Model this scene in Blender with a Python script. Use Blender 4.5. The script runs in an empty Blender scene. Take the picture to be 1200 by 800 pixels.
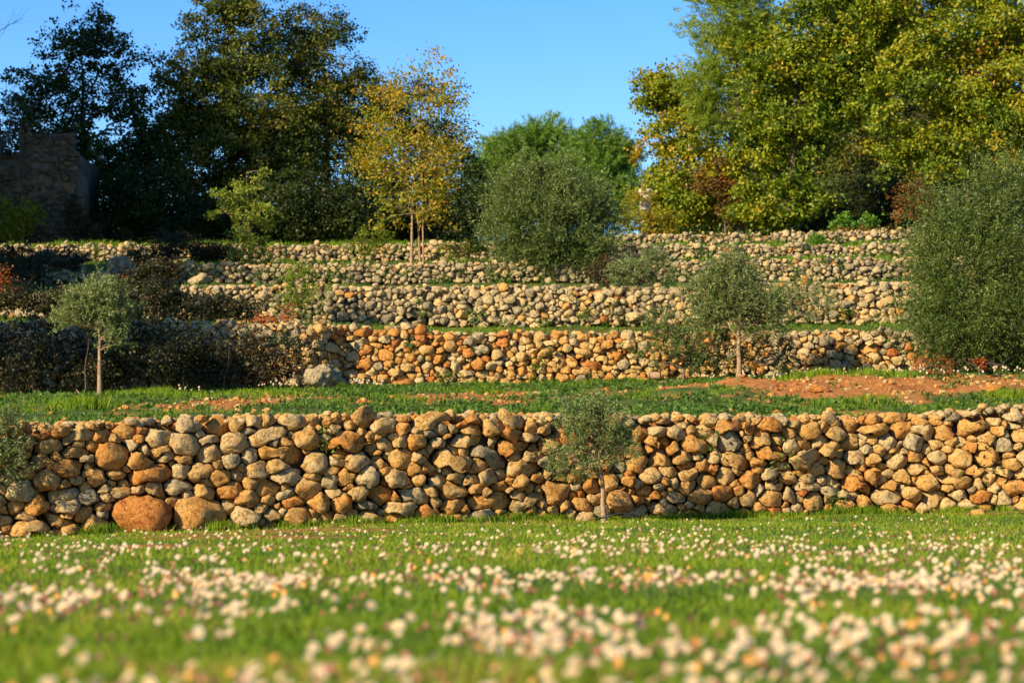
import bpy, math, time
import numpy as np
from mathutils import Vector
T0 = time.time()
rng = np.random.default_rng(7)
S = bpy.context.scene
COL = S.collection

# ---------------------------------------------------------------- camera maths
FP = 2833.0; HC = 0.32
TH = math.atan(182.0 / FP)
def P(px, py, Y):
    """point of the place seen at photo position (px,py) standing at depth Y"""
    dx = px - 600.0; dy = 400.0 - py
    wy = FP * math.cos(TH) - dy * math.sin(TH)
    wz = FP * math.sin(TH) + dy * math.cos(TH)
    t = Y / wy
    return np.array([dx * t, Y, HC + wz * t])
def PX(Y): return Y / FP          # metres per photo pixel at depth Y

# ---------------------------------------------------------------- noise
def _hash(ix, iy, iz, seed):
    n = (ix.astype(np.int64) * 73856093) ^ (iy.astype(np.int64) * 19349663) ^ (iz.astype(np.int64) * 83492791) ^ (seed * 2654435761)
    n = (n ^ (n >> 13)) & 0x7fffffff
    n = (n * 1274126177) & 0x7fffffff
    n = (n ^ (n >> 16)) & 0x7fffffff
    return (n % 100003) / 100003.0
def vnoise(p, seed=0):
    p = np.asarray(p, float); f = np.floor(p); t = p - f; t = t * t * (3 - 2 * t)
    i = f.astype(np.int64); r = 0
    for a in (0, 1):
        for b in (0, 1):
            for c in (0, 1):
                w = (t[:, 0] if a else 1 - t[:, 0]) * (t[:, 1] if b else 1 - t[:, 1]) * (t[:, 2] if c else 1 - t[:, 2])
                r = r + w * _hash(i[:, 0] + a, i[:, 1] + b, i[:, 2] + c, seed)
    return r * 2 - 1
def fbm(p, oct=3, seed=0):
    r = 0; a = 1.0; p = np.asarray(p, float)
    for k in range(oct):
        r = r + a * vnoise(p * (2 ** k), seed + k); a *= .5
    return r
def n2(x, y, sx, sy, seed=0, oct=2):
    x = np.asarray(x, float); y = np.asarray(y, float)
    sh = np.broadcast(x, y).shape
    x = np.broadcast_to(x, sh).ravel(); y = np.broadcast_to(y, sh).ravel()
    return fbm(np.stack([x * sx, y * sy, np.full(x.shape, 3.7)], 1), oct, seed).reshape(sh)
def sstep(a, b, x):
    t = np.clip((x - a) / (b - a), 0, 1); return t * t * (3 - 2 * t)

# ---------------------------------------------------------------- object helpers
def link(o): COL.objects.link(o); return o
def tag(o, label=None, cat=None, group=None, kind=None):
    if label: o['label'] = label
    if cat: o['category'] = cat
    if group: o['group'] = group
    if kind: o['kind'] = kind
    return o
def empty(name, loc, label, cat, group=None):
    o = bpy.data.objects.new(name, None); link(o); o.location = [float(v) for v in loc]
    o.empty_display_size = .1
    return tag(o, label, cat, group)
def meshdata(name, V, F, mat, tint=None, smooth=False):
    """V (n,3); F (m,k) uniform arity or list of such arrays; tint: one value per face"""
    Fs = F if (isinstance(F, list) and isinstance(F[0], np.ndarray)) else [F]
    Fs = [np.asarray(f, np.int32) for f in Fs if len(f)]
    me = bpy.data.meshes.new(name)
    V = np.asarray(V, np.float32)
    me.vertices.add(len(V)); me.vertices.foreach_set('co', V.ravel())
    tot = sum(f.size for f in Fs); nf = sum(len(f) for f in Fs)
    me.loops.add(tot); me.loops.foreach_set('vertex_index', np.concatenate([f.ravel() for f in Fs]))
    me.polygons.add(nf)
    sizes = np.concatenate([np.full(len(f), f.shape[1], np.int32) for f in Fs])
    starts = np.concatenate([[0], np.cumsum(sizes)[:-1]]).astype(np.int32)
    me.polygons.foreach_set('loop_start', starts)
    try: me.polygons.foreach_set('loop_total', sizes)
    except Exception: pass
    if smooth: me.polygons.foreach_set('use_smooth', np.ones(nf, bool))
    if tint is not None:
        a = me.attributes.new('tint', 'FLOAT', 'FACE'); a.data.foreach_set('value', np.asarray(tint, np.float32))
    me.update(calc_edges=True)
    for m in (mat if isinstance(mat, list) else [mat]): me.materials.append(m)
    return me
def meshobj(name, V, F, mat, parent=None, tint=None, smooth=False):
    V = np.asarray(V, float)
    if parent is not None: V = V - np.array(parent.location)
    o = bpy.data.objects.new(name, meshdata(name, V, F, mat, tint, smooth)); link(o)
    if parent is not None: o.parent = parent
    return o

# ---------------------------------------------------------------- materials
def newmat(name):
    m = bpy.data.materials.new(name); m.use_nodes = True
    nt = m.node_tree; nt.nodes.clear()
    return m, nt, lambda t, **k: _node(nt, t, **k)
def _node(nt, t, **k):
    n = nt.nodes.new(t)
    for a, v in k.items(): setattr(n, a, v)
    return n
def ramp(nt, stops, interp='LINEAR'):
    r = nt.nodes.new('ShaderNodeValToRGB'); r.color_ramp.interpolation = interp
    e = r.color_ramp.elements
    while len(e) > 1: e.remove(e[-1])
    e[0].position = stops[0][0]; e[0].color = (*stops[0][1], 1)
    for p, c in stops[1:]:
        q = e.new(p); q.color = (*c, 1)
    return r
def leafmat(name, stops, trans=.35, rough=.5, spec=.25, jitter=.0):
    m, nt, N = newmat(name); L = nt.links.new
    at = N('ShaderNodeAttribute', attribute_name='tint')
    r = ramp(nt, stops); L(at.outputs['Fac'], r.inputs[0])
    p = N('ShaderNodeBsdfPrincipled'); p.inputs['Roughness'].default_value = rough
    p.inputs['Specular IOR Level'].default_value = spec
    tr = N('ShaderNodeBsdfTranslucent'); mx = N('ShaderNodeMixShader'); mx.inputs[0].default_value = trans
    out = N('ShaderNodeOutputMaterial')
    L(r.outputs[0], p.inputs['Base Color'])
    hs = N('ShaderNodeHueSaturation'); hs.inputs['Value'].default_value = 1.3; hs.inputs['Saturation'].default_value = 1.1
    L(r.outputs[0], hs.inputs['Color']); L(hs.outputs[0], tr.inputs['Color'])
    L(p.outputs[0], mx.inputs[1]); L(tr.outputs[0], mx.inputs[2]); L(mx.outputs[0], out.inputs[0])
    return m
def plainmat(name, col, rough=.8, col2=None, scale=20, bump=0, bscale=40, spec=.3, trans=0):
    m, nt, N = newmat(name); L = nt.links.new
    p = N('ShaderNodeBsdfPrincipled'); p.inputs['Roughness'].default_value = rough
    p.inputs['Specular IOR Level'].default_value = spec
    out = N('ShaderNodeOutputMaterial')
    tc = N('ShaderNodeTexCoord')
    if col2 is None: p.inputs['Base Color'].default_value = (*col, 1)
    else:
        nz = N('ShaderNodeTexNoise'); nz.inputs['Scale'].default_value = scale; nz.inputs['Detail'].default_value = 5
        L(tc.outputs['Object'], nz.inputs['Vector'])
        r = ramp(nt, [(.35, col), (.65, col2)]); L(nz.outputs[0], r.inputs[0]); L(r.outputs[0], p.inputs['Base Color'])
    if bump:
        nb = N('ShaderNodeTexNoise'); nb.inputs['Scale'].default_value = bscale; nb.inputs['Detail'].default_value = 6
        L(tc.outputs['Object'], nb.inputs['Vector'])
        b = N('ShaderNodeBump'); b.inputs['Strength'].default_value = 1; b.inputs['Distance'].default_value = bump
        L(nb.outputs[0], b.inputs['Height']); L(b.outputs[0], p.inputs['Normal'])
    if trans:
        tr = N('ShaderNodeBsdfTranslucent'); tr.inputs[0].default_value = (*col, 1); mx = N('ShaderNodeMixShader'); mx.inputs[0].default_value = trans
        L(p.outputs[0], mx.inputs[1]); L(tr.outputs[0], mx.inputs[2]); L(mx.outputs[0], out.inputs[0])
    else: L(p.outputs[0], out.inputs[0])
    return m

def stonemat(name, dark=1.0):
    m, nt, N = newmat(name); L = nt.links.new
    at = N('ShaderNodeAttribute', attribute_name='tint')
    geo = N('ShaderNodeNewGeometry')
    # shift the texture per stone, so that veins do not run on from stone to stone
    cmb = N('ShaderNodeCombineXYZ'); mul = N('ShaderNodeMath', operation='MULTIPLY'); mul.inputs[1].default_value = 917.0
    L(at.outputs['Fac'], mul.inputs[0])
    for i in range(3): L(mul.outputs[0], cmb.inputs[i])
    add = N('ShaderNodeVectorMath', operation='ADD'); L(geo.outputs['Position'], add.inputs[0]); L(cmb.outputs[0], add.inputs[1])
    n1 = N('ShaderNodeTexNoise'); n1.inputs['Scale'].default_value = 7; n1.inputs['Detail'].default_value = 6; n1.inputs['Roughness'].default_value = .65
    L(add.outputs[0], n1.inputs['Vector'])
    s1 = N('ShaderNodeMath', operation='MULTIPLY_ADD'); s1.inputs[1].default_value = .75; s1.inputs[2].default_value = -.375
    L(n1.outputs[0], s1.inputs[0])
    a1 = N('ShaderNodeMath', operation='ADD'); a1.use_clamp = True; L(s1.outputs[0], a1.inputs[0]); L(at.outputs['Fac'], a1.inputs[1])
    r = ramp(nt, [(0, (.22, .18, .11)), (.18, (.42, .34, .19)), (.38, (.60, .44, .205)), (.56, (.60, .35, .105)), (.74, (.57, .25, .055)), (.9, (.50, .19, .05)), (1, (.44, .13, .04))])
    L(a1.outputs[0], r.inputs[0])
    # stains of lichen and dirt
    n2_ = N('ShaderNodeTexNoise'); n2_.inputs['Scale'].default_value = 22; n2_.inputs['Detail'].default_value = 8; n2_.inputs['Roughness'].default_value = .7
    L(add.outputs[0], n2_.inputs['Vector'])
    r2 = ramp(nt, [(.36, (.30, .26, .22)), (.50, (1, 1, 1)), (.62, (1.0, 1.0, 1.0)), (.76, (1.22, 1.2, 1.12))]); L(n2_.outputs[0], r2.inputs[0])
    mx = N('ShaderNodeMix', data_type='RGBA', blend_type='MULTIPLY'); mx.inputs[0].default_value = .92
    L(r.outputs[0], mx.inputs[6]); L(r2.outputs[0], mx.inputs[7])
    p = N('ShaderNodeBsdfPrincipled'); p.inputs['Roughness'].default_value = .92; p.inputs['Specular IOR Level'].default_value = .15
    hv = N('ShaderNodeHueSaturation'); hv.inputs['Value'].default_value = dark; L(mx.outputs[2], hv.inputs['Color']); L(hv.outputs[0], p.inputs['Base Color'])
    vo = N('ShaderNodeTexVoronoi'); vo.inputs['Scale'].default_value = 38; L(add.outputs[0], vo.inputs['Vector'])
    n3 = N('ShaderNodeTexNoise'); n3.inputs['Scale'].default_value = 30; n3.inputs['Detail'].default_value = 8; n3.inputs['Roughness'].default_value = .75
    L(add.outputs[0], n3.inputs['Vector'])
    n3.inputs['Scale'].default_value = 13; vo.inputs['Scale'].default_value = 17
    vr = ramp(nt, [(.0, (0, 0, 0)), (.3, (1, 1, 1))]); L(vo.outputs['Distance'], vr.inputs[0])
    ad = N('ShaderNodeMath', operation='MULTIPLY_ADD'); ad.inputs[1].default_value = .25
    L(vr.outputs[0], ad.inputs[0]); L(n3.outputs[0], ad.inputs[2])
    b = N('ShaderNodeBump'); b.inputs['Strength'].default_value = 1; b.inputs['Distance'].default_value = .075
    L(ad.outputs[0], b.inputs['Height']); L(b.outputs[0], p.inputs['Normal'])
    out = N('ShaderNodeOutputMaterial'); L(p.outputs[0], out.inputs[0])
    return m

def barkmat(name, c1, c2, sc=30):
    return plainmat(name, c1, .9, c2, sc, .01, 60, .1)

def groundmat():
    m, nt, N = newmat('ground_earth'); L = nt.links.new
    at = N('ShaderNodeAttribute', attribute_name='soil')
    tc = N('ShaderNodeNewGeometry')
    n = N('ShaderNodeTexNoise'); n.inputs['Scale'].default_value = 3.5; n.inputs['Detail'].default_value = 8; n.inputs['Roughness'].default_value = .7
    L(tc.outputs['Position'], n.inputs['Vector'])
    g = ramp(nt, [(.3, (.035, .06, .012)), (.55, (.07, .11, .02)), (.7, (.13, .11, .04))]); L(n.outputs[0], g.inputs[0])
    n_ = N('ShaderNodeTexNoise'); n_.inputs['Scale'].default_value = 9; n_.inputs['Detail'].default_value = 8; n_.inputs['Roughness'].default_value = .75
    L(tc.outputs['Position'], n_.inputs['Vector'])
    so = ramp(nt, [(.3, (.16, .06, .02)), (.5, (.37, .145, .04)), (.7, (.46, .24, .08))]); L(n_.outputs[0], so.inputs[0])
    mx = N('ShaderNodeMix', data_type='RGBA'); L(at.outputs['Fac'], mx.inputs[0]); L(g.outputs[0], mx.inputs[6]); L(so.outputs[0], mx.inputs[7])
    p = N('ShaderNodeBsdfPrincipled'); p.inputs['Roughness'].default_value = .95; p.inputs['Specular IOR Level'].default_value = .1
    L(mx.outputs[2], p.inputs['Base Color'])
    b = N('ShaderNodeBump'); b.inputs['Strength'].default_value = 1; b.inputs['Distance'].default_value = .05
    L(n_.outputs[0], b.inputs['Height']); L(b.outputs[0], p.inputs['Normal'])
    out = N('ShaderNodeOutputMaterial'); L(p.outputs[0], out.inputs[0])
    return m

M_STONE = stonemat('pitted_limestone')
M_STONE_SHADED = stonemat('shade_darkened_stone', .42)  # same limestone, colour darkened to stand for the shade on the ruin
M_GROUND = groundmat()
M_SOIL = plainmat('wall_backfill_earth', (.028, .018, .011), .95, (.09, .05, .025), 12)
M_BARK = barkmat('grey_brown_bark', (.07, .05, .035), (.16, .125, .09))
M_BARKPALE = barkmat('pale_tan_bark', (.16, .10, .055), (.34, .24, .14))
M_BARKDARK = barkmat('dark_bark', (.03, .022, .016), (.07, .055, .04))
LM = dict(
 oak_dark=leafmat('holm_oak_leaf', [(0, (.014, .024, .005)), (.5, (.042, .062, .008)), (.75, (.10, .125, .012)), (1, (.20, .14, .015))], .25),
 oak_gold=leafmat('golden_oak_leaf', [(0, (.035, .07, .008)), (.35, (.14, .20, .010)), (.65, (.28, .28, .014)), (.88, (.40, .26, .018)), (1, (.32, .13, .02))], .35),
 maple=leafmat('autumn_maple_leaf', [(0, (.09, .14, .012)), (.4, (.22, .25, .02)), (.7, (.38, .27, .025)), (1, (.44, .18, .025))], .45),
 sap=leafmat('lime_sapling_leaf', [(0, (.10, .16, .018)), (.6, (.24, .30, .035)), (1, (.38, .34, .06))], .4),
 olive=leafmat('olive_leaf', [(0, (.045, .07, .014)), (.5, (.125, .165, .04)), (1, (.28, .32, .12))], .15, .45, .35),
 olive_deep=leafmat('deep_olive_leaf', [(0, (.032, .058, .012)), (.5, (.095, .14, .028)), (1, (.25, .28, .085))], .2, .45, .3),
 pine=leafmat('pine_needle', [(0, (.06, .12, .012)), (.5, (.16, .24, .02)), (1, (.30, .34, .04))], .35),
 pine_far=leafmat('far_pine_needle', [(0, (.05, .12, .02)), (.5, (.12, .22, .03)), (1, (.22, .30, .04))], .3),
 rust=leafmat('russet_leaf', [(0, (.07, .06, .012)), (.4, (.20, .10, .022)), (.7, (.34, .10, .03)), (1, (.40, .06, .02))], .35),
 bramble=leafmat('bramble_leaf', [(0, (.012, .016, .006)), (.45, (.038, .042, .012)), (.7, (.085, .055, .018)), (1, (.26, .06, .02))], .25),
 evergreen=leafmat('evergreen_leaf', [(0, (.028, .055, .011)), (.5, (.088, .135, .022)), (1, (.24, .28, .07))], .25, .45, .3),
 bright=leafmat('bright_green_leaf', [(0, (.05, .13, .012)), (.6, (.10, .22, .02)), (1, (.20, .28, .03))], .35),
 grass=leafmat('grass_blade', [(0, (.045, .11, .006)), (.5, (.14, .24, .012)), (.85, (.26, .31, .022)), (1, (.42, .32, .10))], .38, .6, .15),
 weed=leafmat('weed_leaf', [(0, (.035, .085, .014)), (.6, (.09, .17, .025)), (1, (.19, .24, .05))], .3, .6, .2),
)

# ---------------------------------------------------------------- terraced terrain
WD = [  # (photo x, base y, top y, depth)
 [(-900,660,530,21),(-300,642,505,22.4),(0,633,496,23.5),(250,621,486,24.5),(500,612,483,25.5),(750,608,485,26.5),(1000,603,486,27.5),(1200,597,475,27.6),(1500,590,470,27.6),(2200,580,462,27.6)],
 [(-900,464,372,37),(0,461,374,37),(200,458,375,37),(380,454,379,37.5),(400,453,380,38),(490,452,382,38),(510,451,387,38),(750,446,388,38),(900,440,387,38),(1080,436,386,38),(1500,432,384,38),(2200,430,380,38)],
 [(-900,372,346,43.5),(0,372,346,43.5),(190,376,340,43.8),(215,378,334,44),(400,381,334,44),(560,381,333,44),(700,382,334,44),(830,382,336,44),(900,380,331,44),(1080,378,330,44),(1500,376,328,44),(2200,370,322,44)],
 [(-900,334,318,48.5),(0,331,318,48.5),(190,331,312,48.8),(215,331,309,49),(400,332,308,49),(560,330,306,49),(700,331,308,49),(880,330,303,49),(1080,328,300,49),(1500,326,298,49),(2200,322,292,49)],
 [(-900,306,288,54),(0,306,287,54),(400,305,285,54),(560,304,283,54),(700,303,284,54),(850,302,286,54),(1080,299,284,54),(1500,297,282,54),(2200,290,276,54)],
 [(-900,285,284,57),(0,285,284,57),(650,284,282,57),(690,284,275,57),(850,285,272,57),(1080,283,268,57),(1500,282,266,57),(2200,280,262,57)],
]
WL = []
for w in WD:
    b = np.array([P(a, c, Y) for a, c, d, Y in w]); t = np.array([P(a, d, Y) for a, c, d, Y in w])
    WL.append(dict(X=b[:, 0], Y=b[:, 1], zb=b[:, 2], zt=t[:, 2]))
def wY(k, X): return np.interp(X, WL[k]['X'], WL[k]['Y']) + .12 * np.sin(np.asarray(X) * .55 + k) + .05 * np.sin(np.asarray(X) * 1.7 + 2 * k)
def wzb(k, X): return np.interp(X, WL[k]['X'], WL[k]['zb'])
def wzt(k, X): return np.interp(X, WL[k]['X'], WL[k]['zt'])
RB = .22   # distance of the earth face behind the wall's middle line
def gz(X, Y):
    X = np.asarray(X, float); Y = np.asarray(Y, float)
    y0 = wY(0, X) + RB
    t = np.clip(Y / y0, -3, 1)
    base0 = wzb(0, X) * np.clip(t, 0, 1) ** 1.3
    z = base0 + .02 * n2(X, Y, .8, .5, 11) * (np.abs(Y) < 60) * sstep(0, 3, np.abs(Y))
    for k in range(6):
        yk = wY(k, X) + RB; zt = wzt(k, X) - .05
        yt = yk + .18
        if k < 5: yn = wY(k + 1, X) + RB; zn = wzb(k + 1, X)
        else: yn = yk + 60; zn = zt + .6
        s = np.clip((Y - yt) / (yn - yt), 0, 1)
        amp = [.045, .03, .03, .03, .03, .05][k] * sstep(0, .12, s) * sstep(0, .12, 1 - s)
        seg = zt + (zn - zt) * s + amp * n2(X, Y, 1.6, 1.1, 20 + k, 3)
        if k == 0:
            seg = seg + .10 * np.exp(-((X - 4.6) / 1.3) ** 2) * np.exp(-((Y - 34) / 1.6) ** 2) + .12 * np.exp(-((X - 2.9) / .8) ** 2 - ((Y - 33.5) / 1.4) ** 2) + .07 * sstep(1, 3, X) * np.exp(-((Y - 33) / 2.4) ** 2) * (1 + n2(X, Y, 2.4, 1.6, 33, 4))
            seg = seg + .05 * sstep(0, 1, s) * (1 - s)
        if k == 5: seg = seg + .25 * sstep(0, 1, np.clip((Y - 60) / 60, 0, 1)) * n2(X, Y, .05, .05, 5)
        rise = np.clip((Y - yk) / .18, 0, 1)
        below = np.where(k == 0, base0, wzb(k, X))
        z = np.where(Y > yk, np.where(Y < yt, below + (zt - below) * rise, seg), z)
    return z
def soilmask(X, Y):
    X = np.asarray(X, float); Y = np.asarray(Y, float)
    y1 = wY(0, X)
    on1 = (Y > y1 + .1) & (Y < wY(1, X) + .1)
    s1 = (Y - y1) / 11.5
    a = n2(X, Y, .55, .25, 31, 3)
    # bare red earth: patches everywhere on the terrace, wide on the right
    wide = sstep(2.2, 3.9, X)
    band = np.exp(-((s1 - .56) / .21) ** 2)
    m1 = sstep(.05, .45, a * .9 + .95 * n2(X, Y, 2.2, 1.5, 32, 4) + wide * band * 1.3 - .04 + .3 * band - .5 * (1 - band))
    # scuffed track by the foot of the first wall
    m0 = sstep(.28, .5, n2(X, Y, .5, .6, 35, 3) + .75 * np.exp(-((Y - (y1 - 4.8 - .25 * X)) / .9) ** 2) * sstep(1, -3.2, X) - .12) * (Y > 9)
    foot = np.exp(-((Y - y1) / .35) ** 2) * .8
    m0 = np.maximum(m0, foot * sstep(-.3, .4, n2(X, Y, 1.5, 1.5, 39)))
    m = np.where(on1, m1, np.where(Y <= y1 + .1, m0, .05 + .15 * sstep(0, .5, n2(X, Y, .5, .5, 37))))
    for k in range(6):
        yk = wY(k, X) + RB
        m = np.where((Y > yk - .02) & (Y < yk + .24), .9, m)
    return m

def build_ground():
    Xc = np.concatenate([-np.geomspace(300, 16, 26), np.arange(-15.5, 15.6, .13), np.geomspace(16, 300, 26)])
    rows = []
    segn = [90, 90, 30, 26, 26, 16, 46]
    nc = len(Xc)
    prev = np.full(nc, -150.0)
    for k in range(7):
        if k == 0:
            t = np.concatenate([np.linspace(-150, 0, 12)[:-1], np.linspace(0, 1, 91) ** .8])
            end = wY(0, Xc) + RB
            for v in t: rows.append(np.full(nc, v) if v < 0 else end * v)
        else:
            st = wY(k - 1, Xc) + RB + .18
            en = wY(k, Xc) + RB if k < 6 else np.full(nc, 600.0)
            n = segn[k]
            for s in np.linspace(0, 1, n):
                rows.append(st + (en - st) * (s if k < 6 else s ** 3))
    R = np.array(rows)                     # rows x cols
    X = np.broadcast_to(Xc, R.shape); Z = gz(X, R)
    # each wall foot row must use the lower level, so evaluate slightly before it
    V = np.stack([X, R, Z], 2).reshape(-1, 3)
    nr = len(rows); idx = np.arange(nr * nc).reshape(nr, nc)
    F = np.stack([idx[:-1, :-1], idx[:-1, 1:], idx[1:, 1:], idx[1:, :-1]], 2).reshape(-1, 4)
    o = meshobj('ground', V, F, M_GROUND, smooth=True)
    a = o.data.attributes.new('soil', 'FLOAT', 'POINT')
    a.data.foreach_set('value', soilmask(V[:, 0], V[:, 1]).astype(np.float32))
    tag(o, kind='structure')
build_ground()

# ---------------------------------------------------------------- stones
def ico(sub):
    import bmesh
    bm = bmesh.new(); bmesh.ops.create_icosphere(bm, subdivisions=sub, radius=1)
    bm.verts.ensure_lookup_table()
    V = np.array([v.co[:] for v in bm.verts]); F = np.array([[v.index for v in f.verts] for f in bm.faces]); bm.free()
    return V, F
ICO = {s: ico(s) for s in (2, 3, 4)}
def rocks(C, R3, sub, rs, rough=.16, facets=7, axes=None, poly=None):
    """C (n,3) centres, R3 (n,3) half sizes.  poly: in-plane radius for each stone and vertex. Returns V,F,(stone index per face)"""
    U, F = ICO[sub]; n = len(C); m = len(U)
    W = np.repeat(U[None], n, 0).copy()
    for f in range(facets):                                # knock flat facets onto each stone
        nn = rs.normal(size=(n, 3)); nn /= np.linalg.norm(nn, axis=1)[:, None]
        d = rs.uniform(.66, .96, n)
        dt = np.einsum('nmk,nk->nm', W, nn) - d[:, None]
        W -= np.clip(dt, 0, None)[:, :, None] * nn[:, None, :] * .85
    off = rs.uniform(0, 500, (n, 1, 3))
    q = (U[None] * 1.3 + off).reshape(-1, 3)
    d1 = fbm(q, 2, 3).reshape(n, m)
    q2 = (U[None] * 3.6 + off).reshape(-1, 3); d2 = fbm(q2, 3, 9).reshape(n, m)
    q3 = (U[None] * 6.5 + off).reshape(-1, 3); d3 = fbm(q3, 2, 19).reshape(n, m)
    s = 1 + rough * (.9 * d1 + .6 * d2 - .8 * np.clip(d2 - .15, 0, 1) + .28 * d3 - .9 * np.clip(d3 - .45, 0, 1))
    W *= s[:, :, None]
    return W, F
def cells(wk, x0, x1, rmin, rmax, rs, topnoise=.06, aspect=1.3, hfun=None, zbf=None, buried=.5, extra=None):
    """power-diagram packing of rubble on the unrolled wall face; returns list of sites (u, v, r)"""
    zb = zbf or (lambda X: wzb(wk, X)); zt = hfun or (lambda X: wzt(wk, X))
    hs = float(np.max(zt(np.linspace(x0, x1, 50)) - zb(np.linspace(x0, x1, 50))))
    A = (x1 - x0) * (hs + .4)
    sites = []
    cell = rmax * 2.2; grid = {}
    def ok(u, v, r, pack):
        gx, gy = int(math.floor(u / cell)), int(math.floor(v / cell))
        for a in (-1, 0, 1):
            for b in (-1, 0, 1):
                for (uu, vv, rr) in grid.get((gx + a, gy + b), ()):
                    if ((u - uu) / aspect) ** 2 + (v - vv) ** 2 < (pack * (r + rr)) ** 2: return False
        return True
    def put(u, v, r):
        sites.append((u, v, r)); grid.setdefault((int(math.floor(u / cell)), int(math.floor(v / cell))), []).append((u, v, r))
    for e in (extra or []): put(*e)
    radii = []
    for frac, r0, r1, mult in ((.10, 1.0, 1.2, .16), (.25, .78, 1.0, .9), (.4, .58, .78, 2.6), (.6, .42, .58, 4), (.6, .3, .42, 4), (.6, .2, .3, 2)):
        rr = (r0 + r1) / 2 * rmax
        if rr < rmin * .8: continue
        ntry = int(mult * A / (math.pi * rr * rr * aspect))
        for _ in range(ntry):
            r = rmax * rs.uniform(r0, r1); u = rs.uniform(x0, x1); v = rs.uniform(-.15, hs + .25)
            if ok(u, v, r, .93): put(u, v, r)
    return np.array(sites)
def rubble_wall(wk, x0, x1, rmin, rmax, sub, seed, tintf, parent, yoff=0, depth=.75, hfun=None, zbf=None, yf=None, gap=.012, topnoise=.05, nparts=0, extra=None, aspect=1.3, partname='stone', batter=.10, big_tint=None, bottom=None, prot=.035, merge=.30, mat=None):
    rs = np.random.default_rng(seed)
    zb = zbf or (lambda X: wzb(wk, X)); zt = hfun or (lambda X: wzt(wk, X)); yf = yf or (lambda X: wY(wk, X))
    st = cells(wk, x0, x1, rmin, rmax, rs, hfun=hfun, zbf=zbf, extra=extra, aspect=aspect)
    n = len(st); U, F = ICO[sub]
    h = zt(st[:, 0]) - zb(st[:, 0])
    keep = (st[:, 1] > .0 - .35 * st[:, 2]) & (st[:, 1] < h - st[:, 2] * .75 + topnoise * rs.normal(size=n) * .6 + topnoise * np.sin(st[:, 0] * 3.1) * .3)
    # neighbours
    th = np.arctan2(U[:, 2], U[:, 0]); dirs = np.stack([np.cos(th), np.sin(th)], 1)       # in wall plane (u, v)
    spl = np.hypot(U[:, 0], U[:, 2])
    P2 = st[:, :2] / np.array([aspect, 1.0])
    dirs_w = dirs
    Vall = []; idxs = np.nonzero(keep)[0]
    Rm = np.zeros((len(idxs), len(U)))
    pw = 11.0
    order = np.argsort(st[:, 0]); su = st[order, 0]
    CE = P2.copy(); used = np.zeros(n, bool); partner = np.full(n, -1); drop = np.zeros(n, bool)
    keepset = set(idxs.tolist())
    for i in idxs:
        if used[i] or rs.uniform() > merge or st[i, 2] > rmax * 1.02: continue
        lo = np.searchsorted(su, st[i, 0] - 2.4 * rmax * aspect); hi = np.searchsorted(su, st[i, 0] + 2.4 * rmax * aspect)
        nb = order[lo:hi]; dv = P2[nb] - P2[i]; D = np.hypot(dv[:, 0], dv[:, 1])
        okk = (D > 1e-6) & (D < 1.18 * (st[i, 2] + st[nb, 2])) & (np.abs(dv[:, 1]) < .55 * D) & ~used[nb] & (st[nb, 2] < 1.7 * st[i, 2]) & (st[nb, 2] > .55 * st[i, 2]) & (st[nb, 2] < rmax)
        c = [q for q in nb[okk] if q in keepset]
        if not c: continue
        b_ = c[int(rs.integers(len(c)))]; used[i] = used[b_] = True; partner[i] = b_; partner[b_] = i; drop[b_] = True
    idxs = np.array([i for i in idxs if not drop[i]]); newc = P2[idxs].copy(); newr = st[idxs, 2].copy()
    # march outwards from each stone's middle until the (noise-warped) diagram says the neighbour begins
    NT, NR = 60, 26; tt = np.arange(NT) * 2 * math.pi / NT; ct = np.stack([np.cos(tt), np.sin(tt)], 1)
    RT = np.zeros((len(idxs), NT)); CW = np.zeros((len(idxs), 2)); WA = rmax * .42; WF = 1 / (rmax * 1.5)
    A2 = np.array([aspect, 1.0])
    for a, i in enumerate(idxs):
        p_ = partner[i]; own = [i] if p_ < 0 else [i, p_]
        cen = P2[i] if p_ < 0 else (P2[i] * st[i, 2] + P2[p_] * st[p_, 2]) / (st[i, 2] + st[p_, 2])
        CW[a] = cen * A2
    for a0 in range(0, len(idxs), 150):
        aa = np.arange(a0, min(a0 + 150, len(idxs)))
        rl = np.array([st[idxs[a], 2] * (1.0 if partner[idxs[a]] < 0 else 2.0) + .4 * rmax for a in aa])
        rad = (np.arange(1, NR + 1) / NR)[None] * (rl * 2.0)[:, None]
        pts = CW[aa][:, None, None, :] + rad[:, None, :, None] * ct[None, :, None, :]
        q = pts.reshape(-1, 2); z0_ = np.zeros(len(q))
        w1_ = fbm(np.stack([q[:, 0] * WF, q[:, 1] * WF, z0_ + seed], 1), 2, 71); w2_ = fbm(np.stack([q[:, 0] * WF, q[:, 1] * WF, z0_ + seed + 50], 1), 2, 72)
        q = (q + WA * np.stack([w1_, w2_], 1) * .8) / A2; q = q.reshape(len(aa), NT * NR, 2)
        for b, a in enumerate(aa):
            i = idxs[a]; p_ = partner[i]
            lo = np.searchsorted(su, CW[a, 0] - 5.0 * rmax * aspect); hi = np.searchsorted(su, CW[a, 0] + 5.0 * rmax * aspect)
            nb = order[lo:hi]; nb = nb[np.abs(P2[nb, 1] - CW[a, 1]) < 5.0 * rmax]
            d2 = (q[b][:, None, 0] - P2[nb, 0][None]) ** 2 + (q[b][:, None, 1] - P2[nb, 1][None]) ** 2 - st[nb, 2][None] ** 2
            wn = nb[np.argmin(d2, 1)]; mine = (wn == i) | (wn == p_) if p_ >= 0 else (wn == i)
            mine = mine.reshape(NT, NR); first = np.where(mine.all(1), NR, np.argmin(mine, 1))
            RT[a] = (first + .5) / NR * rl[b] * 2.0
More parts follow.
